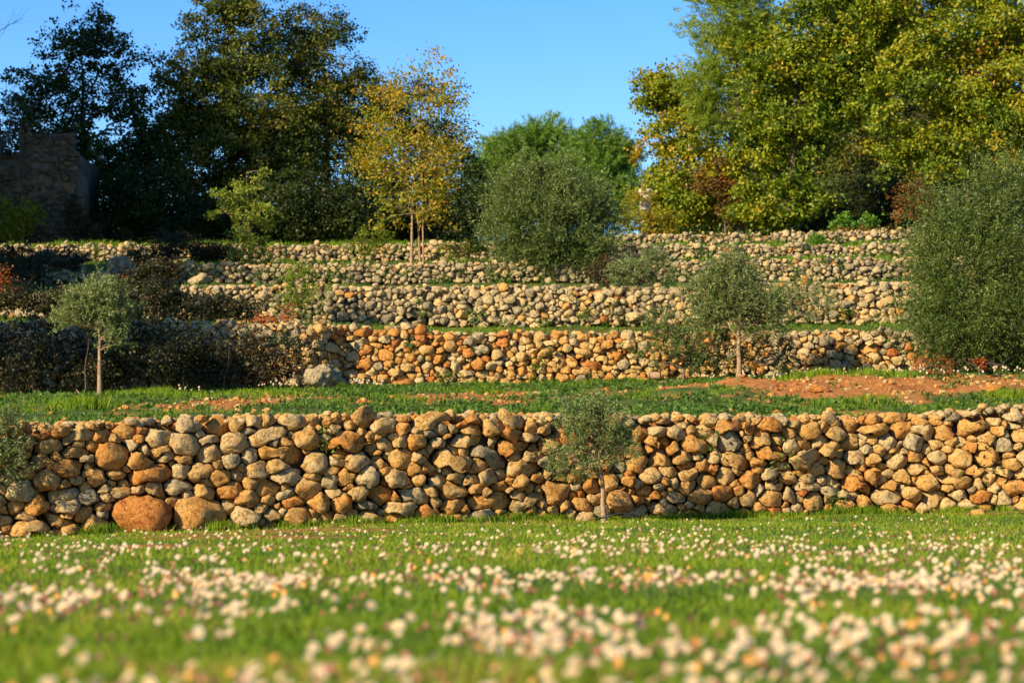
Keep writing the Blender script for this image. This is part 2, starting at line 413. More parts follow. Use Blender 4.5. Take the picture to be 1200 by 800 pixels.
    RT = np.clip(.14 * np.roll(RT, 1, 1) + .72 * RT + .14 * np.roll(RT, -1, 1) - gap, .006, None)
    xi = (th % (2 * math.pi)) / (2 * math.pi) * NT; x0i = np.floor(xi).astype(int) % NT; xf = xi - np.floor(xi)
    Rm = RT[:, x0i] * (1 - xf) + RT[:, (x0i + 1) % NT] * xf
    st = st.copy(); st[idxs, 0] = CW[:, 0]; st[idxs, 1] = CW[:, 1]
    sel = st[idxs]; k = len(idxs)
    W, _ = rocks(sel, None, sub, rs, rough=.20, facets=9)
    mean = Rm.mean(1)
    # fit the knocked unit rock into its cell
    sW = np.hypot(W[:, :, 0], W[:, :, 2]); 
    ang_ok = np.where(sW > 1e-6, sW, 1e-6)
    shape = np.clip(sW * 1.14, 0, 1.03) ** .42
    pu = dirs[None, :, 0] * Rm * shape; pv = dirs[None, :, 1] * Rm * shape
    dep = np.clip(mean * depth + .03, .05, .24)
    pw_ = np.sign(W[:, :, 1]) * np.abs(W[:, :, 1]) ** .55 * dep[:, None]
    # break the outline and knock hard flat faces onto each stone
    angn = fbm(np.stack([dirs[None, :, 0] * 1.5 + np.arange(k)[:, None] * 7.3, dirs[None, :, 1] * 1.5 + 0 * mean[:, None], 0 * mean[:, None] + 0 * dirs[None, :, 0]], 2).reshape(-1, 3), 2, 77).reshape(k, -1)
    fac = 1.02 + .05 * angn; pu = pu * fac; pv = pv * fac
    Q = np.stack([pu, pw_, pv], 2) / mean[:, None, None]
    dq = (dep / mean)[:, None]
    for f_ in range(11):
        if f_ < 6: nn = rs.normal(size=(k, 3)) * np.array([.62, 0, .62]); nn[:, 1] = -1; lim = rs.uniform(.56, .95, k) * dq[:, 0]
        else: nn = rs.normal(size=(k, 3)) * np.array([1, 0, 1]); nn[:, 1] = -.9; lim = rs.uniform(.85, 1.25, k)
        nn /= np.linalg.norm(nn, axis=1)[:, None]
        dd = np.einsum('nmk,nk->nm', Q, nn) - lim[:, None]
        Q -= np.clip(dd, 0, None)[:, :, None] * nn[:, None, :] * .97
    offq = rs.uniform(0, 300, (k, 1, 3)); mm = Q.shape[1]
    e1 = fbm((Q * 2.6 + offq).reshape(-1, 3), 3, 5).reshape(k, mm); e2 = fbm((Q * 6.5 + offq).reshape(-1, 3), 2, 6).reshape(k, mm)
    Q = Q * (1 + .10 * e1 + .05 * e2 - .28 * np.clip(e2 - .2, 0, 1))[:, :, None]
    pu, pw_, pv = [Q[:, :, i_] * mean[:, None] for i_ in range(3)]
    ux = sel[:, 0][:, None] + pu
    # rotate a little off the wall plane
    tw = rs.normal(0, .12, (k, 1)); pw_ = pw_ + pu * tw + pv * rs.normal(0, .12, (k, 1))
    vz = zb(sel[:, 0])[:, None] + sel[:, 1][:, None] + pv
    hh = sel[:, 1][:, None] + pv
    yy = yf(sel[:, 0])[:, None] + (yf(sel[:, 0] + .2) - yf(sel[:, 0] - .2))[:, None] / .4 * pu + pw_ + batter * hh - batter * .5 + rs.normal(0, prot, (k, 1)) - prot * .5 + yoff
    V = np.stack([ux, yy, vz], 2)
    tint = tintf(sel[:, 0], sel[:, 1], sel[:, 2], rs)
    if big_tint is not None and extra:
        for e, bt in zip(extra, big_tint):
            j = np.argmin(np.abs(sel[:, 0] - e[0]) + np.abs(sel[:, 1] - e[1])); tint[j] = bt
    m = len(U)
    rank = np.argsort(-mean)
    part = rank[:nparts]; rest = rank[nparts:]
    for j in part:
        meshobj(partname, V[j], F, M_STONE, parent, np.full(len(F), tint[j]), True)
    if len(rest):
        VV = V[rest].reshape(-1, 3); FF = (F[None] + (np.arange(len(rest)) * m)[:, None, None]).reshape(-1, 3)
        o = meshobj('stonework', VV, FF, mat or M_STONE, parent, np.repeat(tint[rest], len(F)), True)
        if nparts: o['kind'] = 'stuff'
    return sel
def core(k, x0, x1, parent, name='earth_core'):
    xs = np.arange(x0, x1, .2); y = wY(k, xs); zb = wzb(k, xs) - .15; zt = wzt(k, xs) - .15
    zm = zb + (zt - zb)
    rows = [np.stack([xs, y + .10, zb], 1), np.stack([xs, y + .13, zt], 1), np.stack([xs, y + RB + .25, zt + .001], 1), np.stack([xs, y + RB + .25, zb], 1)]
    V = np.concatenate(rows); n = len(xs); i = np.arange(n - 1); F = []
    for a in range(4):
        b = (a + 1) % 4; F.append(np.stack([a * n + i, a * n + i + 1, b * n + i + 1, b * n + i], 1))
    F = np.concatenate(F + [np.array([[0, n, 2 * n, 3 * n], [n - 1, 4 * n - 1, 3 * n - 1, 2 * n - 1]])])
    meshobj(name, V, F, M_SOIL, parent)
def loose(C, R, sub, rs, tint, name, parent=None, rough=.2, flat=.75):
    """rubble lying about: one mesh of many stones"""
    n = len(C); W, F = rocks(C, None, sub, rs, rough * 1.4, 11)
    sc = R[:, None] * np.stack([rs.uniform(.85, 1.3, n), rs.uniform(.8, 1.15, n), rs.uniform(flat * .75, flat * 1.15, n)], 1)
    W = W * sc[:, None, :]; a = rs.uniform(0, 6.28, n)[:, None]
    x = W[:, :, 0] * np.cos(a) - W[:, :, 1] * np.sin(a); y = W[:, :, 0] * np.sin(a) + W[:, :, 1] * np.cos(a)
    V = np.stack([x, y, W[:, :, 2]], 2) + C[:, None, :]
    m = len(ICO[sub][0])
    FF = (F[None] + (np.arange(n) * m)[:, None, None]).reshape(-1, 3)
    return meshobj(name, V.reshape(-1, 3), FF, M_STONE, parent, np.repeat(tint, len(F)), True)
def mixt(n, rs, w, centers=(.16, .34, .48, .62, .84), sd=.06):
    w = np.array(w, float); w /= w.sum()
    c = rs.choice(len(w), size=n, p=w); return np.clip(np.array(centers)[c] + rs.normal(0, sd, n), 0, 1)

walls = []
def Xat(px, Y): return (px - 600) / FP * Y * 1.0
labels = [
 'lowest dry stone wall of large ochre and orange rubble above the daisy meadow',
 'second dry stone wall from the bottom with orange blocks in the middle behind the olive trees',
 'third dry stone wall from the bottom, grey at left and tan at right',
 'fourth dry stone wall from the bottom, weathered grey rubble beneath the yellow autumn tree',
 'long pale rubble wall just under the trees, fifth from the bottom',
 'topmost short dry stone wall on the right at the foot of the golden oaks']
def wthing(k, xm):
    return empty('dry_stone_wall', (xm, float(wY(k, xm)), float(wzb(k, xm))), labels[k], 'wall', 'dry stone terrace walls')
# first wall
w1 = wthing(0, 0)
def sz(px, py, Y): p = P(px, py, Y); return p
def ex(px, py, wpx, Y=25.5):
    p = P(px, py, float(np.interp(px, [0, 1200], [23.5, 27.6]))); r = wpx / 2 * PX(p[1]) / (1.2 if wpx > 50 else 1.6)
    return (float(p[0]), float(p[2] - wzb(0, p[0])), r)
big1 = [ex(165, 604, 62), ex(232, 607, 56), ex(652, 577, 40), ex(862, 517, 40), ex(565, 606, 40), ex(847, 599, 40), ex(910, 585, 34), ex(130, 533, 46), ex(145, 505, 30), ex(357, 572, 36), ex(267, 575, 34), ex(1130, 536, 36), ex(1077, 518, 32), ex(990, 548, 36), ex(960, 588, 34), ex(728, 588, 38), ex(560, 590, 30), ex(530, 592, 32), ex(530, 576, 34), ex(560, 530, 28)]
bt1 = [.84, .62, .62, .22, .2, .55, .6, .7, .6, .55, .7, .55, .2, .55, .5, .6, .6, .6, .55, .12]
rubble_wall(0, -8.8, 9.6, .033, .092, 3, 11, lambda u, v, r, rs: mixt(len(u), rs, (.04, .10, .44, .40, .02)), w1, nparts=100, extra=big1, big_tint=bt1, gap=.002, topnoise=.03, depth=.8)
# second wall
w2 = wthing(1, 0)
def t2(u, v, r, rs):
    a = mixt(len(u), rs, (.05, .14, .32, .42, .07)); b = mixt(len(u), rs, (.4, .35, .15, .08, .02))
    return np.where((u > 4.0) | (u < -2.9), b, a)
rubble_wall(1, -11.5, 10.5, .028, .079, 3, 12, t2, w2, gap=.002, nparts=100, topnoise=.05)
w3 = wthing(2, 0)
def t3(u, v, r, rs):
    c_ = (.1, .24, .40, .62, .9); a = mixt(len(u), rs, (.14, .50, .27, .08, .01), c_); b = mixt(len(u), rs, (.36, .52, .11, .01, .0), c_)
    return np.where(u + .4 * rs.normal(size=len(u)) < -.8, b, a)
rubble_wall(2, -12, 12, .028, .076, 3, 13, t3, w3, gap=.002, topnoise=.06)
w4 = wthing(3, 0)
rubble_wall(3, -14, 13, .025, .066, 2, 14, lambda u, v, r, rs: np.where(u > 4.5, mixt(len(u), rs, (.3, .45, .22, .03, .0), (.1, .22, .38, .6, .9)), mixt(len(u), rs, (.45, .47, .07, .01, .0), (.1, .22, .38, .6, .9))), w4, gap=.002, topnoise=.08)
w5 = wthing(4, 0)
rubble_wall(4, -16, 14, .025, .068, 2, 15, lambda u, v, r, rs: mixt(len(u), rs, (.35, .50, .14, .01, .0), (.1, .22, .38, .6, .9)), w5, gap=.002, topnoise=.06)
w6 = wthing(5, 5)
rubble_wall(5, 1.8, 15, .025, .068, 2, 16, lambda u, v, r, rs: mixt(len(u), rs, (.3, .5, .18, .02, .0), (.1, .22, .38, .6, .9)), w6, gap=.002, topnoise=.06)
for k_, a_, b_, w_ in ((0, -8.7, 9.5, w1), (1, -11.4, 10.4, w2), (2, -11.9, 11.9, w3), (3, -13.9, 12.9, w4), (4, -15.9, 13.9, w5), (5, 1.9, 14.9, w6)): core(k_, a_, b_, w_)
# rubble fill heaped along the tops (part of each wall)
for k, (wt, xa, xb, n, rr, w) in enumerate([(w1, -8.8, 9.6, 640, (.022, .075), (.1, .2, .4, .26, .04)), (w2, -11, 10, 420, (.03, .07), (.2, .3, .3, .15, .05)), (w3, -6, 12, 380, (.03, .075), (.3, .4, .2, .1, 0)), (w4, -7, 13, 380, (.03, .075), (.4, .45, .1, .05, 0)), (w5, -16, 14, 420, (.03, .08), (.3, .5, .2, 0, 0)), (w6, 2, 15, 200, (.03, .08), (.2, .5, .3, 0, 0))]):
    rs = np.random.default_rng(50 + k); x = rs.uniform(xa, xb, n)
    n = int(n * 1.7); x = rs.uniform(xa, xb, n); r0_ = rr; dy = rs.uniform(.02, .62, n) * rs.uniform(.4, 1, n); y = wY(k, x) + dy + .06; r = rs.uniform(*rr, n) * (1.1 - .5 * dy)
    z = gz(x, y + .12) + r * .3
    z = np.where(dy < .36, wzt(k, x) - .05 + rs.normal(0, .022, n), z)
    loose(np.stack([x, y, z], 1), r, 2, rs, mixt(n, rs, w), 'rubble_fill', wt)
print('walls', time.time() - T0)

# ---------------------------------------------------------------- leaves and branches
def norm(a): return a / np.maximum(np.linalg.norm(a, axis=-1, keepdims=True), 1e-9)
def leafquads(C, A, Nn, L, Wd):
    """kite-shaped leaves: C base points, A axis, Nn normal hint, L length, Wd width"""
    A = norm(A); B = norm(np.cross(A, Nn)); Nn = np.cross(B, A)
    L = L[:, None]; Wd = Wd[:, None]
    v0 = C; v2 = C + A * L; mid = C + A * L * .45
    v1 = mid + B * Wd * .5 + Nn * L * .06; v3 = mid - B * Wd * .5 + Nn * L * .06
    V = np.stack([v0, v1, v2, v3], 1).reshape(-1, 3)
    return V, np.arange(len(V)).reshape(-1, 4)
def rdir(rs, n): return norm(rs.normal(size=(n, 3)))
def tubes(paths, sides=6):
    """paths: list of (points (k,3), radii (k,))"""
    VV = []; FF = []; o = 0
    for pts, rad in paths:
        pts = np.asarray(pts, float); k = len(pts)
        tg = norm(np.gradient(pts, axis=0)); ref = np.array([.31, .95, .1])
        a = norm(np.cross(tg, ref)); b = np.cross(tg, a)
        ang = np.arange(sides) * 2 * math.pi / sides
        ring = pts[:, None, :] + np.asarray(rad)[:, None, None] * (np.cos(ang)[None, :, None] * a[:, None, :] + np.sin(ang)[None, :, None] * b[:, None, :])
        VV.append(ring.reshape(-1, 3)); i = np.arange(k * sides).reshape(k, sides) + o
        f = np.stack([i[:-1], np.roll(i[:-1], -1, 1), np.roll(i[1:], -1, 1), i[1:]], 2).reshape(-1, 4)
        FF.append(f); o += k * sides
    return np.concatenate(VV), np.concatenate(FF)
def wiggle(a, b, k, rs, amt, sag=0):
    t = np.linspace(0, 1, k)[:, None]; L = np.linalg.norm(b - a)
    p = a + (b - a) * t; w = rs.normal(0, amt * L, (k, 3)) * np.sin(t * math.pi)
    p = p + w; p[:, 2] += sag * L * np.sin(t[:, 0] * math.pi); return p
def make_tree(name, label, cat, Y, base, lobes, dr=.8, ncl=120, nleaf=200, leaf=(.06, .04), rc=.22, style='oak', mat='oak_dark', tint=(.5, .2, .15), trunk=.12, bark=None, group=None, seed=1, nlimb=8, stems=1, shell=.45, flat=.7, forkz=None, lean=0, droop=0, tsplit=True, spread=0, twig=.012):
    rs = np.random.default_rng(seed)
    lobes = [(P(x, y, Y + (w[0] if w else 0)), rx * PX(Y), ry * PX(Y)) for (x, y, rx, ry, *w) in lobes]
    bp = P(base[0], base[1], Y); g = float(gz(bp[0], Y)); 
    bp = np.array([bp[0], Y, g - .03])
    vol = np.array([a * a * b for _, a, b in lobes]) ** .8; vol /= vol.sum()
    li = rs.choice(len(lobes), ncl, p=vol)
    C = np.zeros((ncl, 3)); O = np.zeros((ncl, 3))
    u = rdir(rs, ncl); rr = rs.uniform(0, 1, ncl) ** (1 / 3.) * (1 - shell) + shell * rs.uniform(.75, 1.0, ncl)
    for i in range(ncl):
        c, a, b = lobes[li[i]]
        C[i] = c + u[i] * rr[i] * np.array([a, a * dr, b]) ; O[i] = c
    C[:, 2] = np.maximum(C[:, 2], g + .08)
    out = norm(C - O)
    root = empty(name, bp, label, cat, group)
    # wood
    paths = []
    cz = np.array([c for c, _, _ in lobes]).mean(0)
    zlow = min(c[2] - b for c, _, b in lobes); ztop = max(c[2] + b * .7 for c, _, b in lobes)
    fork = forkz if forkz is not None else max(g + .25 * (cz[2] - g), min(zlow + .15 * (ztop - zlow), cz[2]))
    stempts = []
    for s in range(stems):
        sh = np.array([(-.30, .20, .42)[s % 3] + rs.normal(0, .03), rs.normal(0, .12), 0]) * (s > 0) * (1 + trunk) * (.6 if s == 2 else 1)
        top = np.array([cz[0] + (rs.normal(0, .5) if stems > 1 else 0), Y + rs.normal(0, .1), ztop * .9 + cz[2] * .1])
        k = 12; p = wiggle(bp + sh, top, k, rs, .018)
        f = np.clip((p[:, 2] - p[0, 2]) / max(p[-1, 2] - p[0, 2], .1), 0, 1)
        # run straight up to the fork and only then towards the crown's middle
        ff = np.clip((p[:, 2] - fork) / max(ztop - fork, .1), 0, 1)
        p[:, 0] = (bp + sh)[0] + (top[0] - (bp + sh)[0]) * (.25 * f + .75 * ff) + rs.normal(0, .012, k) * (1 + trunk * 8) * f
        r = trunk * (1 - .93 * f ** .8) * (1 if s == 0 else rs.uniform(.6, .85)); r[0] *= 1.25
        paths.append((p, r)); stempts.append((p, r))
    nl = min(nlimb, ncl); anc = C[rs.choice(ncl, nl, replace=False)]
    ctr = cz; anc = ctr + (anc - ctr) * .7
    limb = []
    for a in anc:
        p, r = stempts[rs.integers(stems)]
        hz = min(max(fork, a[2] - rs.uniform(.3, .9) * np.hypot(a[0] - p[-1][0], a[1] - p[-1][1]) - .1), p[-2][2])
        j = int(np.argmin(np.abs(p[:, 2] - hz))); j = min(max(j, 1), len(p) - 2)
        q = wiggle(p[j], a, 7, rs, .05, .05); q[-1] = a
        rl = np.linspace(min(r[j] * .6, trunk * .55), max(trunk * .1, twig * .7), 7); limb.append((q, rl)); paths.append((q, rl))
    LP = np.concatenate([q[2:] for q, _ in limb] + [p[3:] for p, _ in stempts]); LR = np.concatenate([r[2:] for _, r in limb] + [r[3:] for _, r in stempts])
    for c in C:
        d = np.linalg.norm(LP - c, axis=1) + 1.5 * np.clip(LP[:, 2] - c[2], 0, None); j = int(np.argmin(d))
        q = wiggle(LP[j], c, 5, rs, .06, .03); r0 = min(LR[j] * .6, twig * 1.6)
        paths.append((q, np.linspace(max(r0, twig * .5), twig * .25, 5)))
    V, F = tubes(paths, 6); tr = meshobj('trunk', V, F, bark or M_BARK, root, smooth=True)
    # leaves
    n = ncl * nleaf
    ci = np.repeat(np.arange(ncl), nleaf)
    if style == 'oak':
        sc = rs.uniform(.6, 1.3, ncl)[ci]
        g3 = rs.normal(size=(n, 3)) * np.array([1, 1, flat]) * rc * sc[:, None]
        # sub-sprays, so that the edge of each clump is uneven
        sub = rs.normal(size=(ncl, 7, 3)) * np.array([1, 1, flat]) * rc * .9
        g3 = g3 * .42 + sub[ci, rs.integers(0, 7, n)]
        pos = C[ci] + g3; ax = norm(rdir(rs, n) + out[ci] * .4 + np.array([0, 0, -.25])); nh = norm(rdir(rs, n) * .9 + out[ci] * .5 + np.array([0, 0, .6]))
    elif style == 'olive':
        # upright wands with leaves along them
        nt = max(nleaf // 16, 1); t = rs.integers(0, nt, n)
        tb = rs.normal(size=(ncl, nt, 3)) * rc * .55; td = norm(rdir(rs, ncl * nt).reshape(ncl, nt, 3) * .75 + out[:, None] * .75 + np.array([0, 0, .75 - droop]))
        ln_ = rs.uniform(.55, 1.15, (ncl, nt)) * np.where(rs.uniform(size=(ncl, nt)) < .09, 2.1, 1); s = (rs.uniform(0, 1, n) * ln_[ci, t])[:, None]; D = td[ci, t]
        pos = C[ci] + tb[ci, t] + D * s * rc * 1.5 + rs.normal(size=(n, 3)) * .008
        ax = norm(D * .75 + rdir(rs, n) * .75); nh = rdir(rs, n)
    else:  # pine: needles bursting from tufts
        nt = max(nleaf // 14, 1); t = rs.integers(0, nt, n)
        tb = rs.normal(size=(ncl, nt, 3)) * rc * np.array([1, 1, .55]); D = rdir(rs, n)
        td = norm(out[:, None] + np.array([0, 0, .5]) + rs.normal(size=(ncl, nt, 3)) * .4)
        pos = C[ci] + tb[ci, t] + td[ci, t] * rs.uniform(0, leaf[0] * 1.2, (n, 1)); ax = norm(D * .8 + td[ci, t]); nh = rdir(rs, n)
    pos[:, 2] = np.maximum(pos[:, 2], gz(pos[:, 0], pos[:, 1]) + .01) if name.endswith('bush') or name.endswith('shrub') else np.maximum(pos[:, 2], g + .05)
    L = leaf[0] * rs.uniform(.65, 1.25, n); Wd = leaf[1] * rs.uniform(.7, 1.25, n)
    V, F = leafquads(pos, ax, nh, L, Wd)
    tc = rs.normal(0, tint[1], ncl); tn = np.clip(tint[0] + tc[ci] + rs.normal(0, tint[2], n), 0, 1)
    cr = meshobj('crown', V, F, LM[mat], root, tint=tn)
    return root

# ---------------------------------------------------------------- trees at the top of the hill
G_TOP = 'trees along the top of the hill'
# dark holm oaks on the left
make_tree('holm_oak', 'dark lacy holm oak behind the ruined building at the far left', 'tree', 66, (105, 290),
  [(100, 60, 48, 44), (60, 130, 60, 60), (130, 150, 55, 60), (85, 215, 85, 62), (150, 95, 34, 40), (30, 175, 50, 60)], ncl=170, nleaf=200, leaf=(.105, .075), rc=.28, mat='oak_dark', tint=(.35, .12, .15), trunk=.16, bark=M_BARKDARK, group=G_TOP, seed=21, nlimb=16)
make_tree('holm_oak', 'tall broad oak left of centre with sunlit green top at the upper edge', 'tree', 67, (270, 285),
  [(270, 50, 55, 55), (235, 100, 58, 55), (310, 110, 70, 70), (270, 180, 100, 75), (215, 200, 60, 65), (330, 210, 70, 60), (290, -20, 45, 40)], ncl=270, nleaf=290, leaf=(.095, .07), rc=.30, mat='oak_dark', tint=(.66, .12, .11), trunk=.2, bark=M_BARKDARK, group=G_TOP, seed=22, nlimb=18)
make_tree('holm_oak', 'olive-brown oak behind the left side of the slender yellow tree', 'tree', 68, (385, 285),
  [(390, 70, 46, 55), (350, 40, 40, 40), (420, 130, 40, 60), (385, 190, 65, 80), (350, 120, 50, 60)], ncl=240, nleaf=200, leaf=(.085, .06), rc=.26, mat='oak_dark', tint=(.70, .16, .16), trunk=.17, bark=M_BARKDARK, group=G_TOP, seed=23, nlimb=14)
make_tree('holm_oak', 'low dark evergreen oak filling the gap between the slender yellow tree and round olive', 'tree', 69, (500, 285),
  [(505, 185, 50, 50), (470, 235, 60, 45), (535, 240, 50, 45), (490, 130, 40, 40), (450, 170, 34, 60)], ncl=190, nleaf=210, leaf=(.08, .055), rc=.26, mat='oak_dark', tint=(.3, .1, .13), trunk=.15, bark=M_BARKDARK, group=G_TOP, seed=24, nlimb=12)
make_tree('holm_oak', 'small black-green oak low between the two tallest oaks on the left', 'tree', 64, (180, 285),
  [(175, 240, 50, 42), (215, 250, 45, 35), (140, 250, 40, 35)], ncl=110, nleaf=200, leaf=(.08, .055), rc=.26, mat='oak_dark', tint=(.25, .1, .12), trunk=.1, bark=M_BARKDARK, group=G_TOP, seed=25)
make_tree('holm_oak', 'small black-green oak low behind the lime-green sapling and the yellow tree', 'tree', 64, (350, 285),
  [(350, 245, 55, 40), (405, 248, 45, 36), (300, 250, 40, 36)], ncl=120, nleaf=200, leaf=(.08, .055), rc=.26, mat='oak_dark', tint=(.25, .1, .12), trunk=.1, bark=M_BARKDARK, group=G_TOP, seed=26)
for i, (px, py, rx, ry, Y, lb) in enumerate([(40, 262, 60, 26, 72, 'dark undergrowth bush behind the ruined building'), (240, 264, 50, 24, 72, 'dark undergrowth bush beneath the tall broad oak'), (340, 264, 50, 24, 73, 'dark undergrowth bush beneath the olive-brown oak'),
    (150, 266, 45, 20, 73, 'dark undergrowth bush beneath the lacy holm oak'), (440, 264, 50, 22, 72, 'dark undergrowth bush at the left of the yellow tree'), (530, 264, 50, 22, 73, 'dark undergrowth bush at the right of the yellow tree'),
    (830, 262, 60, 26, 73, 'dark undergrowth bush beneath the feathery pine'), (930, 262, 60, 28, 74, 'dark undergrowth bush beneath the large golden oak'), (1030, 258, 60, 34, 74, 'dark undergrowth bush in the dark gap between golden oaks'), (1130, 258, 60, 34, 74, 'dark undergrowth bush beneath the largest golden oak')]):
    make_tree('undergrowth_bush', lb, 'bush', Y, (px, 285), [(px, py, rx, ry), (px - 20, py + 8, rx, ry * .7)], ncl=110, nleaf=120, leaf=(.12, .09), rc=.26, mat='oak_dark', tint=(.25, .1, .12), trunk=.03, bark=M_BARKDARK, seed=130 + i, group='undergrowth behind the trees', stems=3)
for i, (px, py, rx, ry, Y, lb) in enumerate([(930, 150, 90, 100, 77, 'dense dark oak behind the large golden oak'), (1060, 130, 90, 120, 78, 'dense dark oak in the back of the gap between the golden oaks'), (1180, 120, 90, 120, 77, 'dense dark oak behind the largest golden oak')]):
    make_tree('holm_oak', lb, 'tree', Y, (px, 280), [(px, py, rx, ry), (px, py + 60, rx, ry * .6)], ncl=230, nleaf=150, leaf=(.15, .11), rc=.38, mat='oak_dark', tint=(.4, .1, .12), trunk=.2, bark=M_BARKDARK, seed=150 + i, group=G_TOP, shell=.2)
# bare tree
def bare(px, py, Y, h, seed, label, group=None):
    rs = np.random.default_rng(seed); b = P(px, py, Y); b[2] = float(gz(b[0], Y)) - .05
    root = empty('bare_tree', b, label, 'tree', group); paths = []
    def grow(p, d, L, r, lv):
        k = 5; q = [p]
        for i in range(k): d = norm(d + rs.normal(0, .14, 3) + np.array([0, 0, .05])); q.append(q[-1] + d * L / k)
        paths.append((np.array(q), np.linspace(r, r * .55, k + 1)))
        if lv == 0: return
        for _ in range(rs.integers(3, 5)):
            j = rs.integers(2, k + 1); grow(q[j], norm(d + rs.normal(0, .55, 3)), L * rs.uniform(.5, .75), r * .5, lv - 1)
    grow(b, np.array([.05, 0, 1.]), h * .5, .09, 5)
    V, F = tubes(paths, 4); meshobj('branches', V, F, M_BARK, root, smooth=True)
bare(-12, 280, 65, 6.4, 5, 'leafless grey tree at the upper left corner, twigs against the sky')
# the slender yellow tree
make_tree('autumn_tree', 'slender yellow and orange autumn tree on three thin pale stems, left of the round olive', 'tree', 49.8, (482, 306),
  [(480, 130, 55, 55), (510, 95, 30, 32), (445, 110, 36, 38), (480, 195, 68, 48), (440, 180, 38, 40), (525, 160, 30, 50), (485, 240, 52, 26), (505, 70, 20, 18)], ncl=170, nleaf=50, leaf=(.085, .042), rc=.19, mat='maple', tint=(.54, .13, .14), trunk=.036, bark=M_BARKPALE, seed=31, nlimb=18, stems=3, shell=.3, forkz=float(P(480, 215, 49.8)[2]), twig=.008)
make_tree('sapling', 'lime-green leafy sapling on the fourth wall, in front of the dark oaks on the left', 'sapling', 51, (292, 306),
  [(290, 262, 26, 34), (272, 228, 24, 16), (298, 210, 12, 18), (262, 245, 20, 12), (310, 250, 20, 12), (292, 290, 24, 16)], ncl=85, nleaf=55, leaf=(.065, .038), rc=.07, mat='sap', tint=(.55, .12, .16), trunk=.03, bark=M_BARKPALE, seed=32, nlimb=12)
# right hand side trees
make_tree('golden_oak', 'golden-green oak with loose thin crown at the left end of the right trees', 'tree', 64, (815, 275),
  [(790, 130, 44, 44), (765, 190, 22, 36), (815, 200, 52, 45), (775, 110, 20, 22), (800, 240, 50, 30)], ncl=130, nleaf=240, leaf=(.10, .072), rc=.27, mat='oak_gold', tint=(.50, .13, .15), trunk=.12, group=G_TOP, seed=41, nlimb=14)
make_tree('golden_oak', 'large golden oak with low boughs over the topmost wall, right of the pine', 'tree', 62, (925, 272),
  [(935, 120, 60, 60), (905, 165, 40, 50), (985, 90, 50, 50), (915, 235, 46, 34), (990, 20, 60, 50), (930, 40, 46, 40)], ncl=150, nleaf=400, leaf=(.102, .075), rc=.34, mat='oak_gold', tint=(.34, .15, .15), trunk=.16, group=G_TOP, seed=42, nlimb=18)
make_tree('golden_oak', 'largest golden oak, filling the upper right corner, with rust-tinged leaves', 'tree', 61, (1115, 272),
  [(1090, 40, 80, 66), (1160, 60, 80, 80), (1080, 120, 66, 46), (1170, 150, 80, 60), (1120, 180, 76, 44), (1230, 100, 70, 90), (1140, -30, 80, 50), (1260, 190, 80, 70), (1060, 160, 30, 24)], ncl=200, nleaf=400, leaf=(.102, .075), rc=.35, mat='oak_gold', tint=(.46, .15, .15), trunk=.2, group=G_TOP, seed=43, nlimb=20)
make_tree('golden_oak', 'tall green oak standing further back in the gap between the two big golden oaks', 'tree', 71, (1040, 275),
  [(1030, 60, 60, 60), (1050, 140, 70, 60), (1010, 200, 60, 50), (1100, 220, 70, 46), (1040, -20, 60, 50)], ncl=260, nleaf=190, leaf=(.085, .06), rc=.28, mat='oak_dark', tint=(.60, .12, .15), trunk=.2, bark=M_BARKDARK, group=G_TOP, seed=44, nlimb=14)
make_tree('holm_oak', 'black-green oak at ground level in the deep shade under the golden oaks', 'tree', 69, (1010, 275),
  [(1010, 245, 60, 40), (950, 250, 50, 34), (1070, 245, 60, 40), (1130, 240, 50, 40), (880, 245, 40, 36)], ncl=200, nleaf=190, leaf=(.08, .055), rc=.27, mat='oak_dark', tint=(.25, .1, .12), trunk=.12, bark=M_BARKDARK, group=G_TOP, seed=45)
make_tree('pine', 'tall feathery yellow-green pine among the golden trees on the right', 'tree', 63, (868, 275),
  [(848, 15, 40, 40), (858, 70, 38, 32), (832, 100, 28, 20), (878, 40, 30, 34), (850, -40, 40, 40), (846, 135, 32, 20)], ncl=210, nleaf=230, leaf=(.17, .018), rc=.26, style='pine', mat='pine', tint=(.62, .12, .15), trunk=.13, group=G_TOP, seed=46, nlimb=16)
make_tree('russet_shrub', 'russet red-brown leafy shrub in the shade under the feathery pine', 'shrub', 63, (850, 273),
  [(848, 190, 26, 26), (840, 220, 24, 26), (860, 245, 22, 22)], ncl=60, nleaf=110, leaf=(.07, .05), rc=.16, mat='rust', tint=(.25, .12, .15), trunk=.05, seed=47)
make_tree('russet_shrub', 'dry russet shrub under the largest golden oak, left of the big evergreen shrub', 'shrub', 60, (1078, 272),
  [(1072, 232, 20, 22), (1085, 250, 20, 18), (1055, 240, 10, 20)], ncl=45, nleaf=90, leaf=(.06, .04), rc=.13, mat='rust', tint=(.22, .12, .15), trunk=.04, seed=48)
make_tree('russet_shrub', 'pale tan leafy shrub around the foot of the stone pillar', 'shrub', 61.5, (758, 282),
  [(742, 250, 17, 24), (768, 262, 22, 18), (750, 232, 10, 12), (785, 262, 16, 12)], ncl=55, nleaf=90, leaf=(.055, .04), rc=.12, mat='maple', tint=(.50, .1, .15), trunk=.04, seed=49)
make_tree('sapling', 'bright green leafy sapling beneath the dark gap in the golden oaks, above the topmost wall', 'sapling', 59.5, (1002, 272),
  [(990, 262, 12, 10), (1012, 258, 10, 10), (985, 268, 10, 6)], ncl=24, nleaf=60, leaf=(.08, .06), rc=.10, mat='bright', tint=(.5, .1, .15), trunk=.03, seed=50)
